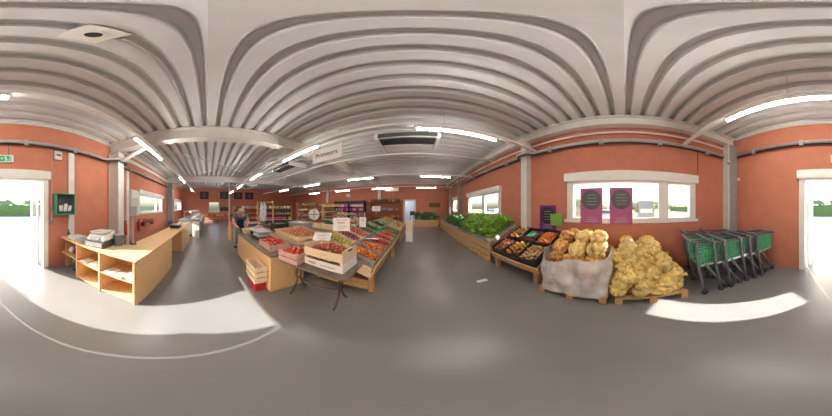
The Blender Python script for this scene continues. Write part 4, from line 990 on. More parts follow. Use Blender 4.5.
# grey liner at the end of the lettuce bin
b = MB(); nu, nv = 10, 6; vs = []
for u in range(nu):
    for v in range(nv):
        s = -.02+1.1*u/(nu-1); yy = 2.985+.26*v/(nv-1); vs.append(vd(s, yy, .06+.1*math.sin(PI*v/(nv-1)*.8)+.012*math.sin(u*2.1+v)))
b._add(vs, [(u*nv+v, (u+1)*nv+v, (u+1)*nv+v+1, u*nv+v+1) for u in range(nu-1) for v in range(nv-1)])
o = b.build('bin_liner', mat('liner_grey', c3(150, 146, 140), .75, 8, .15), smooth=True); so = o.modifiers.new('thick', 'SOLIDIFY'); so.thickness = .006
tag(o, 'grey liner sheet turned over the open end of the lettuce bin', 'liner')
# far display across the end wall
for i in range(2):
    x0 = -.15+1.0*i
    t = thing('display_bin', ['pale slatted bin of plants by the inner doorway', 'pale slatted bin of plants in the far corner beside the lettuce row'][i], 'vegetable bin', (x0+.5, 11.2, 0))
    b = MB()
    for k in range(3): b.box((x0, 10.78, .03+k*.19), (x0+.98, 10.8, .2+k*.19))
    b.build('front', M['wood'], t)
    for x in (x0, x0+.88): MB().box((x, 10.8, 0), (x+.1, 10.87, .58)).build('post', M['wood'], t)
    MB().box((x0, 10.87, .5), (x0+.98, 12.0, .53)).build('deck', M['tin'], t); MB().box((x0, 11.95, 0), (x0+.98, 12.0, .53)).build('back', M['wood'], t)
    for k in range(12):
        m = ['dkleaf', 'paleleaf', 'dkleaf'][k % 3]; q = random.uniform(1.5, 2.0)
        single('potted_plant' if False else 'leafy_plant', random.choice(LM[m]), ['%s leafy plant in the bin by the inner doorway', '%s leafy plant in the bin in the far corner'][i] % ('pale' if m == 'paleleaf' else 'dark green'), 'plant', (x0+.15+.25*(k % 4), 11.0+.3*(k//4), .54+.1*(k//4)), '%s plants in far bin %s' % (m and ('pale' if m == 'paleleaf' else 'dark'), ['by the doorway', 'in the corner'][i]), (0, 0, random.random()*6), (q, q, q*1.7))

o = MB().box((1.12, 2.2, .001), (1.34, 2.3, .004)).build('floor_light_spot', M['paper']); tag(o, 'small white sheet standing in for a light spot on the open floor', 'paper')  # thin white sheet added where a small patch of light falls
# ------------------------------------------------------------------ pallets
def pallet(label, x0, x1, y0, y1, h=.144, loc=None, rot=None):
    t = thing('pallet', label, 'pallet', (0, 0, 0)); n = 7; L = y1-y0
    for k in range(n):
        xx = x0+(x1-x0-.1)*k/(n-1); MB().box((xx, y0, h-.022), (xx+.1, y1, h)).build('deck_board', M['pallet'], t)
    for y in (y0, (y0+y1)/2-.05, y1-.1):
        MB().box((x0, y, h-.044), (x1, y+.1, h-.022)).build('stringer', M['pallet'], t); MB().box((x0, y, 0), (x1, y+.1, .022)).build('runner', M['pallet'], t)
        for x in (x0, (x0+x1)/2-.07, x1-.145): MB().box((x, y, .022), (x+.145, y+.1, h-.044)).build('block', M['pallet'], t)
    return t
pallet('pallet under the plastic wrapped potato sacks', 1.75, 2.85, .24, 1.3)
pallet('pallet under the open pile of yellow potato sacks', 1.75, 2.85, -.92, .12)
# tilted black crates
TB = R(-24); BX, BZ = 1.86, .42
def bd(s, y, up=0): return (BX+s*math.cos(TB)-up*math.sin(-TB), y, BZ+s*math.sin(-TB)+up*math.cos(TB))
t = thing('crate_stand', 'tilted wooden pallet stand carrying the black crates', 'stand', (2.3, 2.1, 0))
b = MB(); b.hexa([bd(-.03, 1.42, -.03), bd(1.14, 1.42, -.03), bd(1.14, 2.8, -.03), bd(-.03, 2.8, -.03), bd(-.03, 1.42, -.003), bd(1.14, 1.42, -.003), bd(1.14, 2.8, -.003), bd(-.03, 2.8, -.003)]); b.build('deck', M['pallet'], t)
b = MB(); b.hexa([bd(-.06, 1.38, -.11), bd(-.03, 1.38, -.11), bd(-.03, 2.84, -.11), bd(-.06, 2.84, -.11), bd(-.06, 1.38, .03), bd(-.03, 1.38, .03), bd(-.03, 2.84, .03), bd(-.06, 2.84, .03)]); b.build('front_board', M['wood'], t)
b = MB(); b.hexa([bd(-.06, 2.82, -.11), bd(1.14, 2.82, -.11), bd(1.14, 2.85, -.11), bd(-.06, 2.85, -.11), bd(-.06, 2.82, .12), bd(1.14, 2.82, .12), bd(1.14, 2.85, .12), bd(-.06, 2.85, .12)]); b.build('side_board', M['wood'], t)
for y in (1.45, 2.68):
    MB().box((1.9, y, 0), (2.0, y+.1, .33)).build('leg', M['pallet'], t); MB().box((2.75, y, 0), (2.85, y+.1, .72)).build('leg', M['pallet'], t)
BC = [('shallot', 0, 0, .034), ('squash', 0, 1, .045), ('potato', 0, 2, .04), ('squash', 1, 0, .05), ('LIME', 1, 1, .03), ('peach', 1, 2, .035)]
BCL = {'00': 'black crate of brown shallots at the front beside the lettuce bin', '01': 'black crate of ochre squashes at the front centre', '02': 'black crate of pale potatoes at the front beside the wrapped sacks',
       '10': 'black crate of ochre squashes at the back beside the lettuce bin', '11': 'black crate with a green card at the back centre', '12': 'black crate of small orange fruit at the back beside the wrapped sacks'}
for kind, a, yq, r in BC:
    lab = BCL['%d%d' % (a, yq)]; y = 2.58-.455*yq
    c = place_crate('black', .54, .44, .17, M['black'], lab, bd(.27+.56*a, y, .001), (0, TB, 0), name='plastic_crate')
    if kind != 'LIME':
        nm = {'shallot': 'brown shallot', 'squash': 'small ochre squash', 'potato': 'pale potato', 'peach': 'small orange fruit'}[kind]
        heap(c, .5, .4, .07, r, kind, nm+' in the '+lab.split(' of ')[0]+lab[lab.index(' at '):], nm+' in crate '+lab[lab.index(' at ')+1:], .05, 1.95)
    else:
        heap(c, .5, .4, .05, .034, 'redonion', 'dark red onion in the black crate with the green card', 'onions under the green card', .03, 1.95)
        o = MB().box((-.12, -.1, .165), (.12, .1, .17), mtx(c)).build('price_sheet', M['greencrate']); tag(o, 'green card lying over the back centre black crate', 'sheet')

# ------------------------------------------------------------------ net sacks of potatoes
def sack_mesh(name, seed, m):
    rnd = random.Random(seed); cs = []
    for i in range(80):
        z = rnd.uniform(-1, 1); a = rnd.uniform(0, 2*PI); q = math.sqrt(1-z*z); cs.append((Vector((q*math.cos(a), q*math.sin(a), z)), rnd.uniform(.7, 1.1)))
    def fn(d):
        best = 0
        for c, k in cs:
            t = 1-(d-c).length_squared/(.085*k)
            if t > best: best = t
        return .84+.24*math.sqrt(best)
    b = MB(); b.ball((0, 0, 0), .19, .145, .115, 40, 26, fn)
    b.tube([(.19, 0, 0), (.225, .005, .01), (.25, .01, .03)], [.045, .015, .035], 8)
    me = b.mesh(name, True); me.materials.append(m); return me
SK = {k: [sack_mesh(k+str(i), i*7+j*31, M[k]) for i in range(3)] for j, k in enumerate(('net', 'netsuntint', 'netorange'))}
def sack(kind, x, y, z, label, group, yaw=None, tilt=.4, sc=1.0):
    single('potato_sack', random.choice(SK[kind]), label, 'sack', (x, y, z), group, (random.uniform(-tilt, tilt), random.uniform(-tilt, tilt), random.uniform(0, 6.28) if yaw is None else yaw), (sc*random.uniform(.92, 1.1), sc*random.uniform(.92, 1.1), sc*random.uniform(.95, 1.15)))
# open pile
z = .144+.1
for k, (xa, xb, ya, yb, nx, ny) in enumerate([(1.92, 2.72, -.8, .02, 3, 4), (1.94, 2.72, -.78, .0, 3, 4), (1.98, 2.72, -.7, -.02, 3, 4), (2.05, 2.72, -.6, -.03, 3, 3), (2.12, 2.72, -.54, -.06, 2, 3), (2.22, 2.7, -.44, -.1, 2, 2)]):
    for i in range(nx):
        for j in range(ny):
            x = xa+(xb-xa)*i/max(1, nx-1)+random.uniform(-.06, .06); y = ya+(yb-ya)*j/max(1, ny-1)+random.uniform(-.06, .06)
            sack('net', x, y, z+k*.124+random.uniform(-.02, .02), 'yellow net sack of potatoes in the open pile beside the trolleys', 'yellow sacks in the open pile', sc=1.05)
# wrapped pile
for k in range(6):
    nx, ny = (3, 4) if k < 4 else (3, 3)
    for i in range(nx):
        for j in range(ny):
            if k == 5 and (i == 0 or j == 3): continue
            x = 2.0+(.64)*i/(nx-1)+(.06 if k > 3 else 0)*(nx-1-i)/1+random.uniform(-.03, .03); y = .47+.6*j/(ny-1)+random.uniform(-.03, .03)
            if k >= 4 and x < 2.05 and y < .5 and False: continue
            top = k >= 4
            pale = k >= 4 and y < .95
            sack('netsuntint' if pale else 'netorange', x, y, .25+k*.15+random.uniform(-.015, .015), ('pale yellow net sack, tinted as if sunlit, on top of the wrapped pallet' if pale else 'orange brown net sack of potatoes on top of the wrapped pallet, lettuce side' if top else 'orange brown net sack of potatoes stacked inside the plastic wrap'),
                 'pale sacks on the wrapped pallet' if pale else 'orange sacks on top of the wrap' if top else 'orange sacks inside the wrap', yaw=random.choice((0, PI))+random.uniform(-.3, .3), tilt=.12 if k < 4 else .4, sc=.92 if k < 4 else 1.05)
# stretch wrap
b = MB(); N = 96; LZ = 12; vs = []; rnd = random.Random(5)
ph = [rnd.uniform(0, 6) for _ in range(6)]
for kz in range(LZ):
    f = kz/(LZ-1)
    for i in range(N):
        a = 2*PI*i/N; ca, sa = math.cos(a), math.sin(a)
        q = (abs(ca)**5+abs(sa)**5)**(-1/5)
        wv = .014*math.sin(9*a+ph[0]+5*f)+.01*math.sin(17*a+ph[1]-7*f)+.01*math.sin(4*a+9*f+ph[2])
        top = .8+.07*math.sin(2*a+ph[3])+.04*math.sin(5*a+ph[4])
        zz = .1+(top-.1)*f
        rx = .6+wv+.015*math.sin(PI*f); ry = .585+wv+.015*math.sin(PI*f)
        vs.append((2.32+rx*q*ca*.98, .77+ry*q*sa*.98, zz))
b._add(vs, [(k*N+i, k*N+(i+1) % N, (k+1)*N+(i+1) % N, (k+1)*N+i) for k in range(LZ-1) for i in range(N)])
tag(b.build('stretch_wrap', M['wrap'], smooth=True), 'milky clear stretch film wound round the lower sacks', 'plastic wrap')

# ------------------------------------------------------------------ shopping trolleys
def trolley(label, basket):
    t = thing('shopping_trolley', label, 'shopping trolley', (0,0,0), 0, 'trolleys along the wall')
    def lattice(p00, p10, p11, p01, nu, nv, r):
        b = MB(); P4 = [Vector(p) for p in (p00, p10, p11, p01)]
        def at(u, v): return (P4[0]*(1-u)+P4[1]*u)*(1-v)+(P4[3]*(1-u)+P4[2]*u)*v
        for i in range(nu+1): b.cyl(at(i/nu, 0), at(i/nu, 1), r, n=5)
        for j in range(nv+1): b.cyl(at(0, j/nv), at(1, j/nv), r, n=5)
        for (u0, v0, u1, v1) in ((0,0,1,0),(1,0,1,1),(1,1,0,1),(0,1,0,0)): b.cyl(at(u0, v0), at(u1, v1), .014, n=6)
        return b
    w0, w1 = .24, .2
    for s in (-1, 1):
        lattice((.03, s*w0*.93, .62), (.52, s*w1*.93, .64), (.56, s*w1, .95), (0, s*w0, .96), 9, 7, .0075).build('basket_side', basket, t, world=False)
    lattice((.52, -w1*.93, .64), (.52, w1*.93, .64), (.56, w1, .95), (.56, -w1, .95), 5, 7, .0075).build('basket_front', basket, t, world=False)
    lattice((.03, -w0*.93, .62), (.52, -w1*.93, .64), (.52, w1*.93, .64), (.03, w0*.93, .62), 7, 5, .0075).build('basket_floor', basket, t, world=False)
    b = MB()
    for s in (-1, 1): b.tube([(.6, s*(w1+.02), .98), (0, s*(w0+.02), 1.0), (-.1, s*(w0+.02), 1.04)], .018, 8)
    b.tube([(.6, -w1-.02, .98), (.6, w1+.02, .98)], .018, 8); b.build('rim_frame', M['cartgrey'], t, world=False, smooth=True)
    MB().cyl((-.1, -w0-.06, 1.04), (-.1, w0+.06, 1.04), .024).build('handle', M['cartgrey'], t, world=False)
    for s in (-1, 1): MB().tube([(.02, s*(w0-.0), .6), (.54, s*(w1), .62)], .022, 8).build('lower_rail', M['silver'], t, world=False)
    for s in (-1, 1):
        MB().tube([(-.02, s*(w0+.02), 1.0), (.02, s*(w0+.02), .6), (.08, s*(w0+.02), .3), (.1, s*(w0+.03), .11)], .027, 8).build('leg', M['cartgrey'], t, smooth=True, world=False)
        MB().tube([(.14, s*(w0), .62), (.32, s*(w0), .36), (.52, s*(w0-.01), .11)], .027, 8).build('leg', M['cartgrey'], t, smooth=True, world=False)
        for x in (.1, .52):
            yy = s*(w0+.03) if x < .2 else s*(w0-.01)
            wh = MB().cyl((x+.02, yy-.014, .055), (x+.02, yy+.014, .055), .055, n=14).build('wheel', M['tyre'], t, world=False)
            b = MB(); b.box((x-.02, yy-.026, .05), (x+.04, yy-.018, .13)); b.box((x-.02, yy+.018, .05), (x+.04, yy+.026, .13)); b.box((x-.02, yy-.026, .12), (x+.04, yy+.026, .135)); b.build('fork', M['dark'], wh, world=False)
    b = MB(); b.tube([(.09, -w0, .25), (.09, w0, .25)], .012, 6); b.tube([(.44, -w0, .23), (.44, w0, .23)], .012, 6)
    for s in (-.15, 0, .15): b.tube([(.09, s, .25), (.44, s, .23)], .009, 6)
    b.build('lower_rack', M['cartgrey'], t, world=False)
    return t
tA = trolley('green basket trolley right beside the yellow potato sacks', M['green'])
tB = trolley('grey basket trolley nested between the green ones', M['cartgrey'])
p0 = Vector((1.98, -1.12)); dv = Vector((-.2, -.98)).normalized(); az = math.atan2(dv.y, dv.x)
def put(o, s, off=0, label=None, first=False):
    q = p0+dv*s+Vector((-dv.y, dv.x))*off
    if first: o.location = (q.x, q.y, 0); o.rotation_euler = (0, 0, az); return o
    return copy_tree(o, loc=(q.x, q.y, 0), rz=az, label=label)
put(tA, 0, 0, None, True); put(tB, .88, 0.02, None, True)
put(tA, .5, 0, 'green basket trolley, second from the yellow potato sacks'); put(tA, 1.27, -.02, 'green basket trolley standing against the entrance wall')
put(tB, .3, .0, 'grey basket trolley nested inside the first green trolley'); put(tB, 1.08, .0, 'grey basket trolley nested against the last green trolley')
put(tB, .1, .62, 'grey basket trolley in the rear row towards the sacks'); put(tB, .6, .62, 'grey basket trolley in the rear row towards the corner column')

# ------------------------------------------------------------------ shelving and stock in the rear of the hall
bot = MB().lathe([(.034, 0), (.037, .01), (.037, .17), (.014, .23), (.014, .29), (.016, .29), (.016, .3)], 9).mesh('bottle', True)
jar = MB().lathe([(.045, 0), (.047, .01), (.047, .1), (.036, .115), (.042, .12), (.042, .14)], 9).mesh('jar', True)
box = MB().box((-.07, -.05, 0), (.07, .05, .2)).mesh('carton')
low = MB().box((-.11, -.09, 0), (.11, .09, .11)).mesh('punnet')
bundle = MB().ball((0, 0, .09), .13, .1, .1, 10, 7, lambda d: 1+.12*math.sin(5*d.x)*math.cos(4*d.y)).mesh('packet', True)
STK = []
for nm, me, cols in (('bottle', bot, [(62, 92, 60), (120, 60, 36), (196, 176, 120), (40, 44, 40)]), ('jar', jar, [(186, 110, 54), (160, 52, 44), (206, 190, 150), (104, 120, 70)]),
                     ('carton', box, [(220, 214, 200), (176, 120, 84), (186, 80, 150), (120, 150, 170), (214, 170, 90)]), ('punnet', low, [(188, 146, 100), (214, 196, 160), (160, 90, 60)]), ('packet', bundle, [(214, 204, 184), (150, 160, 96), (176, 140, 110)])):
    for c in cols:
        m2 = me.copy(); m2.materials.clear(); m2.materials.append(mat('%s_stock_%d_%d' % (nm, c[0], c[1]), c3(*c), .45, 12, .1, tint=.12)); STK.append((nm, m2, c))
CN = {(62,92,60): 'green', (120,60,36): 'brown', (196,176,120): 'straw coloured', (40,44,40): 'black', (186,110,54): 'amber', (160,52,44): 'red', (206,190,150): 'cream', (104,120,70): 'olive', (220,214,200): 'white', (176,120,84): 'tan', (186,80,150): 'pink', (120,150,170): 'pale blue', (214,170,90): 'yellow', (188,146,100): 'straw', (214,196,160): 'buff', (160,90,60): 'rust', (214,204,184): 'beige', (150,160,96): 'leaf green', (176,140,110): 'light brown'}
def shelving(label, short, x, y, rz, w, d, h, n, kinds, m='wood', fill=.85, back=None, toprow=None):
    t = thing('shelf_unit', label, 'shelving', (x, y, 0), rz)
    for sx in (-1, 1):
        for sy in (-1, 1): MB().box((sx*w/2, sy*d/2, 0), (sx*(w/2-.045), sy*(d/2-.045), h)).build('post', M[m], t, world=False)
    zs = [.12+(h-.35)*k/(n-1) for k in range(n)]
    if toprow: zs[-1] = h-.02
    for z in zs: MB().box((-w/2+.002, -d/2+.002, z), (w/2-.002, d/2-.002, z+.022)).build('shelf', M[m], t, world=False)
    if back: MB().box((-w/2+.01, d/2-.06, .05), (w/2-.01, d/2-.05, h-.02)).build('back_panel', M[back], t, world=False)
    mm = mtx(t)
    for k, z in enumerate(zs):
        kind = (toprow if toprow and k == len(zs)-1 else kinds[k % len(kinds)])
        pool = [s for s in STK if s[0] == kind]
        stepw = {'bottle': .1, 'jar': .115, 'carton': .17, 'punnet': .26, 'packet': .28}[kind]
        nn = int((w-.14)/stepw); cur = random.choice(pool)
        for q in range(nn):
            if random.random() < .25: cur = random.choice(pool)
            if random.random() > fill: continue
            v = mm @ Vector((-w/2+.1+(w-.2)*(q+.5)/nn, -d/2+.12, z+.022))
            sc = random.uniform(.9, 1.15)
            nmz = ['bottom', 'second', 'third', 'fourth', 'fifth', 'sixth'][k]
            single(cur[0], cur[1], '%s %s on the %s shelf of the %s' % (CN[cur[2]], cur[0], nmz, short), cur[0], v, '%s %ss on the %s shelf of the %s' % (CN[cur[2]], cur[0], nmz, short), (0, 0, rz+random.uniform(-.1, .1)), (sc, sc, sc))
    return t
shelving('brown wooden shelves with bottles on top beside the inner doorway', 'brown shelves by the inner doorway', -2.9, 12.2, 0, 3.1, .5, 2.15, 4, ['punnet', 'jar', 'carton'], 'brownwood', toprow='bottle', back='brownwood')
shelving('pale wooden rack beside the violet cabinet', 'pale rack beside the violet cabinet', -9.3, 12.2, 0, 1.7, .5, 2.05, 5, ['packet', 'carton', 'punnet'], 'wood')
shelving('pale wooden rack second along from the violet cabinet', 'second rack from the violet cabinet', -11.2, 12.2, 0, 1.8, .5, 2.05, 5, ['jar', 'carton', 'packet'], 'wood')
shelving('pale wooden rack third along from the violet cabinet', 'third rack from the violet cabinet', -13.2, 12.2, 0, 1.8, .5, 2.05, 5, ['carton', 'jar', 'bottle'], 'wood')
shelving('tall open rack standing mid hall behind the white round board', 'tall mid hall rack', -8.1, 7.4, R(38), 1.5, .5, 2.0, 5, ['packet', 'jar', 'carton', 'punnet'], 'wood')
shelving('tall cream rack standing beside the tall mid hall rack', 'cream mid hall rack', -6.3, 8.6, R(30), 1.6, .5, 1.9, 5, ['carton', 'packet', 'bottle', 'jar'], 'ply')
shelving('low cream rack in front of the violet cabinets', 'low cream rack before the violet cabinets', -4.6, 9.2, R(15), 1.6, .5, 1.25, 3, ['punnet', 'packet', 'jar'], 'ply')
shelving('dark backed rack mid hall with jars and packets', 'dark backed mid hall rack', -9.6, 5.6, R(58), 2.3, .5, 1.75, 4, ['packet', 'carton', 'jar'], 'wood', back='dark')
shelving('low pale rack standing behind the leaning man', 'rack behind the leaning man', -11.5, 3.6, R(75), 2.4, .5, 1.75, 4, ['carton', 'packet', 'jar'], 'wood', back='brownwood')
shelving('pale rack against the blackboard wall beyond the white post', 'rack below the last blackboards', -15.6, 4.6, R(90), 3.4, .5, 1.8, 4, ['carton', 'jar', 'bottle'], 'wood', back='wood')
# violet backed refrigerated cabinets
for i, xc in enumerate((-7.5, -5.75)):
    t = thing('chilled_cabinet', ['open chilled cabinet with violet back, rack side', 'open chilled cabinet with violet back, bottle shelf side'][i], 'chilled cabinet', (xc, 12.1, 0), 0)
    w = 1.7
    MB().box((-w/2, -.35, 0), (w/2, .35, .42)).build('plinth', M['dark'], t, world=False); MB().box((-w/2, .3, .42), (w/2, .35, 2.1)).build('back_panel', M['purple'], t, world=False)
    for s in (-1, 1): MB().box((s*w/2, -.35, .42), (s*(w/2-.05), .3, 2.1)).build('side_panel', M['black'], t, world=False)
    MB().box((-w/2, -.4, 2.1), (w/2, .35, 2.28)).box((-w/2, -.42, 2.0), (w/2, -.4, 2.28)).build('canopy', M['black'], t, world=False)
    MB().cyl((-w/2+.1, -.2, 2.08), (w/2-.1, -.2, 2.08), .015).build('lamp_tube', M['cooler'], t, world=False)
    for k in range(4):
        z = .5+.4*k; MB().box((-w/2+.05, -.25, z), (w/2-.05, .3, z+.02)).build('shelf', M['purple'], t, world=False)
        pool = [s for s in STK if s[0] in ('carton', 'jar') and s[2] in ((220,214,200), (186,80,150))]
        for q in range(9):
            s = random.choice(pool) if k != 3 or i == 0 else pool[0]
            if random.random() < .15: continue
            single(s[0], s[1], '%s %s on the %s shelf of the violet cabinet, %s' % (CN[s[2]], s[0], ['bottom', 'second', 'third', 'top'][k], ['rack side', 'bottle shelf side'][i]), s[0], (xc-.7+.175*q, 12.0, z+.021), '%s %ss on violet cabinet shelf %d %d' % (CN[s[2]], s[0], k, i), (0, 0, random.uniform(-.1, .1)))
# low brown benches under the blackboards
for i, (y, lab) in enumerate(((.4, 'low brown bench of boxes under the bright window'), (2.3, 'low brown bench of boxes beside the white post'))):
    t = thing('display_bench', lab, 'bench', (-14.9, y, 0))
    MB().box((-15.3, y-.8, .62), (-14.5, y+.8, .66)).build('top', M['brownwood'], t); MB().box((-15.25, y-.75, .25), (-14.55, y+.75, .28)).build('shelf', M['brownwood'], t)
    for x in (-15.26, -14.54):
        for yy in (y-.75, y+.75): MB().box((x-.03, yy-.03, 0), (x+.03, yy+.03, .62)).build('leg', M['brownwood'], t)
    for k in range(5):
        me = MB().box((-.22, -.13, 0), (.22, .13, .2)).mesh('bench_box'); me.materials.append(M['brownwood'] if k % 2 else M['wood'])
        single('wooden_box', me, ('brown' if k % 2 else 'pale')+' wooden box on the %s' % lab.replace('low brown ', ''), 'box', (-14.75, y-.6+.3*k, .66), ('brown' if k % 2 else 'pale')+' boxes on the '+lab, (0, 0, PI/2))
# stack of pale crates leading to the refrigerated counter, and the tray stack at the table end
proto = None
for k in range(4):
    nm = ['bottom', 'second from the bottom', 'third from the bottom', 'topmost'][k]
    lab = 'white slatted crate, %s in the stack before the refrigerated counter' % nm
    proto = crate('stacked_crate', lab, .3, .32, .21, M['paper'], 'crate', (-6.85, -.62, .215*k), (0, 0, 0), 'white crates before the refrigerated counter', 2) if proto is None else None or copy_tree(proto, loc=(-6.85+random.uniform(-.01, .01), -.62, .215*k), rz=random.uniform(-.03, .03), label=lab)
proto = None
for k in range(5):
    nm = ['bottom', 'second from the bottom', 'middle', 'second from the top', 'topmost'][k]
    lab = 'pale wooden tray, %s in the stack behind the leaning man' % nm
    proto = crate('stacked_tray', lab, .4, .55, .17, M['wood'], 'tray', (-6.3, 1.3, .175*k), (0, 0, .2), 'pale trays behind the man', 1) if proto is None else copy_tree(proto, loc=(-6.3, 1.3, .175*k), rz=.2+random.uniform(-.05, .05), label=lab)
single('tablecloth_box', (lambda m: (m.materials.append(M['red']), m)[1])(MB().box((-.2, -.12, 0), (.2, .12, .1)).mesh('red_box')), 'red box on top of the pale tray stack', 'box', (-6.28, 1.25, .875), rot=(0, 0, .3))
plastic_bin('beige tub on the board table end before the man', -4.02, 1.3, TT, .3, .4, .14, 0, M['ply'], M['wood'])
single('shopping_bag', bundle_me := (lambda m: (m.materials.append(M['pink']), m)[1])(MB().ball((0, 0, .12), .16, .13, .13, 12, 9, lambda d: 1+.1*math.sin(5*d.x+1)*math.cos(4*d.y)).mesh('pink_bag', True)), 'pinkish white bag on the board table between man and scale', 'bag', (-3.9, 1.58, TT+.005))

# ------------------------------------------------------------------ the man at the board table
def skin(name, verts, edges, rad, m, parent=None, sub=2, root=0):
    me = bpy.data.meshes.new(name); me.from_pydata(verts, edges, []); me.update(); me.materials.append(m)
    o = bpy.data.objects.new(name, me); COL.objects.link(o)
    o.modifiers.new('skin', 'SKIN'); 
    if not me.skin_vertices: 
        raise RuntimeError('no skin layer')
    for i, r in enumerate(rad):
        sv = me.skin_vertices[0].data[i]; sv.radius = r if isinstance(r, tuple) else (r, r); sv.use_root = (i == root)
    o.modifiers['skin'].use_smooth_shade = True
    s = o.modifiers.new('sub', 'SUBSURF'); s.levels = s.render_levels = sub
    if parent: o.parent = parent
    return o
pv, pe, pr = [], [], []
def V(p, r, prev=None):
    pv.append(p); pr.append(r); i = len(pv)-1
    if prev is not None: pe.append((prev, i))
    return i
pel = V((-.04, 0, .93), (.15, .12)); sp = V((.06, 0, 1.05), (.15, .12), pel); ch = V((.23, 0, 1.17), (.16, .12), sp); nk = V((.36, 0, 1.265), .06, ch)
hd0 = V((.42, 0, 1.31), .07, nk); hd1 = V((.475, 0, 1.365), .1, hd0); hd2 = V((.515, 0, 1.42), .085, hd1)
for s in (1, -1):
    sh = V((.27, s*.19, 1.22), .062, ch); el = V((.36, s*.26, 1.0), .045, sh); wr = V((.53, s*.17, .92), .03, el); pm = V((.6, s*.15, .905), (.036, .022), wr)
    for k, (off, L) in enumerate(((-.034, .062), (-.012, .075), (.011, .07), (.033, .055))):
        a = V((.645, s*(.15)+off, .9), .0095, pm); c = V((.645+L*.55, s*.15+off*1.1, .885), .009, a); V((.645+L, s*.15+off*1.1, .862), .008, c)
    a = V((.59, s*.15-s*.045, .89), .011, pm); V((.63, s*.15-s*.065, .872), .009, a)
    hp = V((-.04, s*.1, .88), .1, pel); kn = V((-.0+(.04 if s > 0 else -.06), s*.12, .48), .062, hp); an = V((-.05+(.03 if s > 0 else -.1), s*.12, .09), .042, kn); V((.09+(.03 if s > 0 else -.1), s*.14, .045), .035, an)
man = skin('person', pv, pe, pr, M['skin'])
man.scale = (1.06,)*3; man.location = (-4.9, 1.18, 0); man.rotation_euler = (0, 0, R(-6))
tag(man, 'balding grey haired man in teal shirt and pale jeans leaning over the board table', 'person')
def clothes(name, pts, m):
    global pv, pe, pr
    pv, pe, pr = [], [], []; pts()
    return skin(name, pv, pe, pr, m, man)
def shirt():
    a = V((-.05, 0, .92), (.175, .15)); b = V((.06, 0, 1.05), (.168, .14), a); c = V((.23, 0, 1.17), (.178, .138), b); V((.325, 0, 1.24), .085, c)
    for s in (1, -1):
        d = V((.27, s*.195, 1.22), .082, c); V((.325, s*.235, 1.09), .07, d)
clothes('shirt', shirt, M['teal'])
def trousers():
    a = V((-.045, 0, .93), (.165, .138))
    for s in (1, -1):
        h = V((-.04, s*.1, .86), .118, a); k = V((-.0+(.04 if s > 0 else -.06), s*.12, .48), .082, h); V((-.045+(.03 if s > 0 else -.1), s*.12, .1), .066, k)
clothes('trousers', trousers, M['jean'])
for s in (1, -1):
    x = .03+(.03 if s > 0 else -.1); b = MB(); b.ball((x, s*.13, .045), .145, .055, .05, 12, 8); b.build('shoe', M['shoe'], man, smooth=True, world=False)
b = MB(); b.hexa([(.14, -.13, .78), (.16, -.13, .78), (.16, .13, .78), (.14, .13, .78), (.36, -.1, 1.1), (.38, -.1, 1.1), (.38, .1, 1.1), (.36, .1, 1.1)]); b.build('apron_bib', M['navy'], man, world=False, bevel=.008)
hb = MB(); hb.ball((.465, 0, 1.385), .105, .115, .1, 16, 10, lambda d: 1.0 if d.z < .75 else .86); hb.build('hair', M['hair'], man, smooth=True, world=False)
HC = Matrix.Translation((.49, 0, 1.375)) @ Matrix.Rotation(R(32), 4, 'Y')
def hp_(x, y, z): return tuple(HC @ Vector((x, y, z)))
fb = MB(); fb.ball(hp_(.112, 0, -.02), .024, .015, .022, 8, 6); fb.build('nose', M['skin'], man, smooth=True, world=False)
for s_ in (1, -1):
    e = MB(); e.ball(hp_(.092, s_*.035, .012), .013); e.build('eye', M['black'], man, smooth=True, world=False)
    e = MB(); e.ball(hp_(-.005, s_*.11, -.01), .022, .012, .032); e.build('ear', M['skin'], man, smooth=True, world=False)
e = MB(); e.box((-.004, -.024, -.004), (.004, .024, .004), HC @ Matrix.Translation((.098, 0, -.058))); e.build('mouth', M['red'], man, world=False)

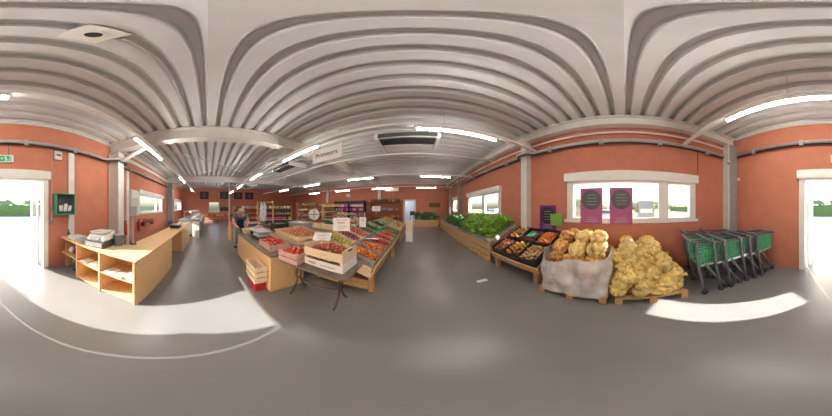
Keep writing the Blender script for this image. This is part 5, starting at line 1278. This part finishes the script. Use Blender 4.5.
# ------------------------------------------------------------------ light
W = bpy.data.worlds.new('world'); SC.world = W; W.use_nodes = True
nt = W.node_tree; bg = nt.nodes['Background']
sky = nt.nodes.new('ShaderNodeTexSky'); sky.sky_type = 'NISHITA'; sky.sun_disc = False; sky.sun_elevation = R(29); sky.sun_rotation = R(158); sky.air_density = 1.2; sky.dust_density = 3.5
nt.links.new(sky.outputs[0], bg.inputs[0]); bg.inputs[1].default_value = .5
sd = Vector((-.398*.8886, .917*.8886, -.4587))
L = bpy.data.lights.new('sun', 'SUN'); L.energy = 15; L.angle = R(.5); L.color = (1, .98, .94)
o = bpy.data.objects.new('sun', L); COL.objects.link(o); o.rotation_euler = sd.to_track_quat('-Z', 'Y').to_euler(); o.location = (5, -20, 15)
# area lamp added in the doorway in place of sun reflected off the glazed leaf
rd = Vector((.62*.875, .78*.875, -.485)).normalized()
L = bpy.data.lights.new('leaf_reflection_standin', 'AREA'); L.shape = 'RECTANGLE'; L.size = .42; L.size_y = .95; L.energy = 9; L.spread = R(.8); L.color = (1, .97, .9)
o = bpy.data.objects.new('leaf_reflection_standin', L); COL.objects.link(o); tgt = Vector((1.08, -1.15, 0)); o.location = tgt-rd*3.3; o.rotation_euler = rd.to_track_quat('-Z', 'Y').to_euler()
L = bpy.data.lights.new('backroom_lamp', 'POINT'); L.energy = 60; L.shadow_soft_size = .15
o = bpy.data.objects.new('backroom_lamp', L); COL.objects.link(o); o.location = (-1.2, YF+1.6, 2.4)

# ------------------------------------------------------------------ camera
cd = bpy.data.cameras.new('camera'); cd.type = 'PANO'
try: cd.cycles.panorama_type = 'EQUIRECTANGULAR'
except Exception: cd.panorama_type = 'EQUIRECTANGULAR'
cd.clip_start = .05; cd.clip_end = 1000
cam = bpy.data.objects.new('camera', cd); COL.objects.link(cam); cam.location = (0, 0, H); cam.rotation_euler = (PI/2, 0, 0)
SC.camera = cam
SC.view_settings.view_transform = 'Standard'; SC.view_settings.look = 'None'
SC.view_settings.exposure = .28; SC.view_settings.gamma = 1; SC.view_settings.use_curve_mapping = False
SC.cycles.max_bounces = 10; SC.cycles.diffuse_bounces = 5; SC.cycles.transparent_max_bounces = 24; SC.cycles.sample_clamp_indirect = 6
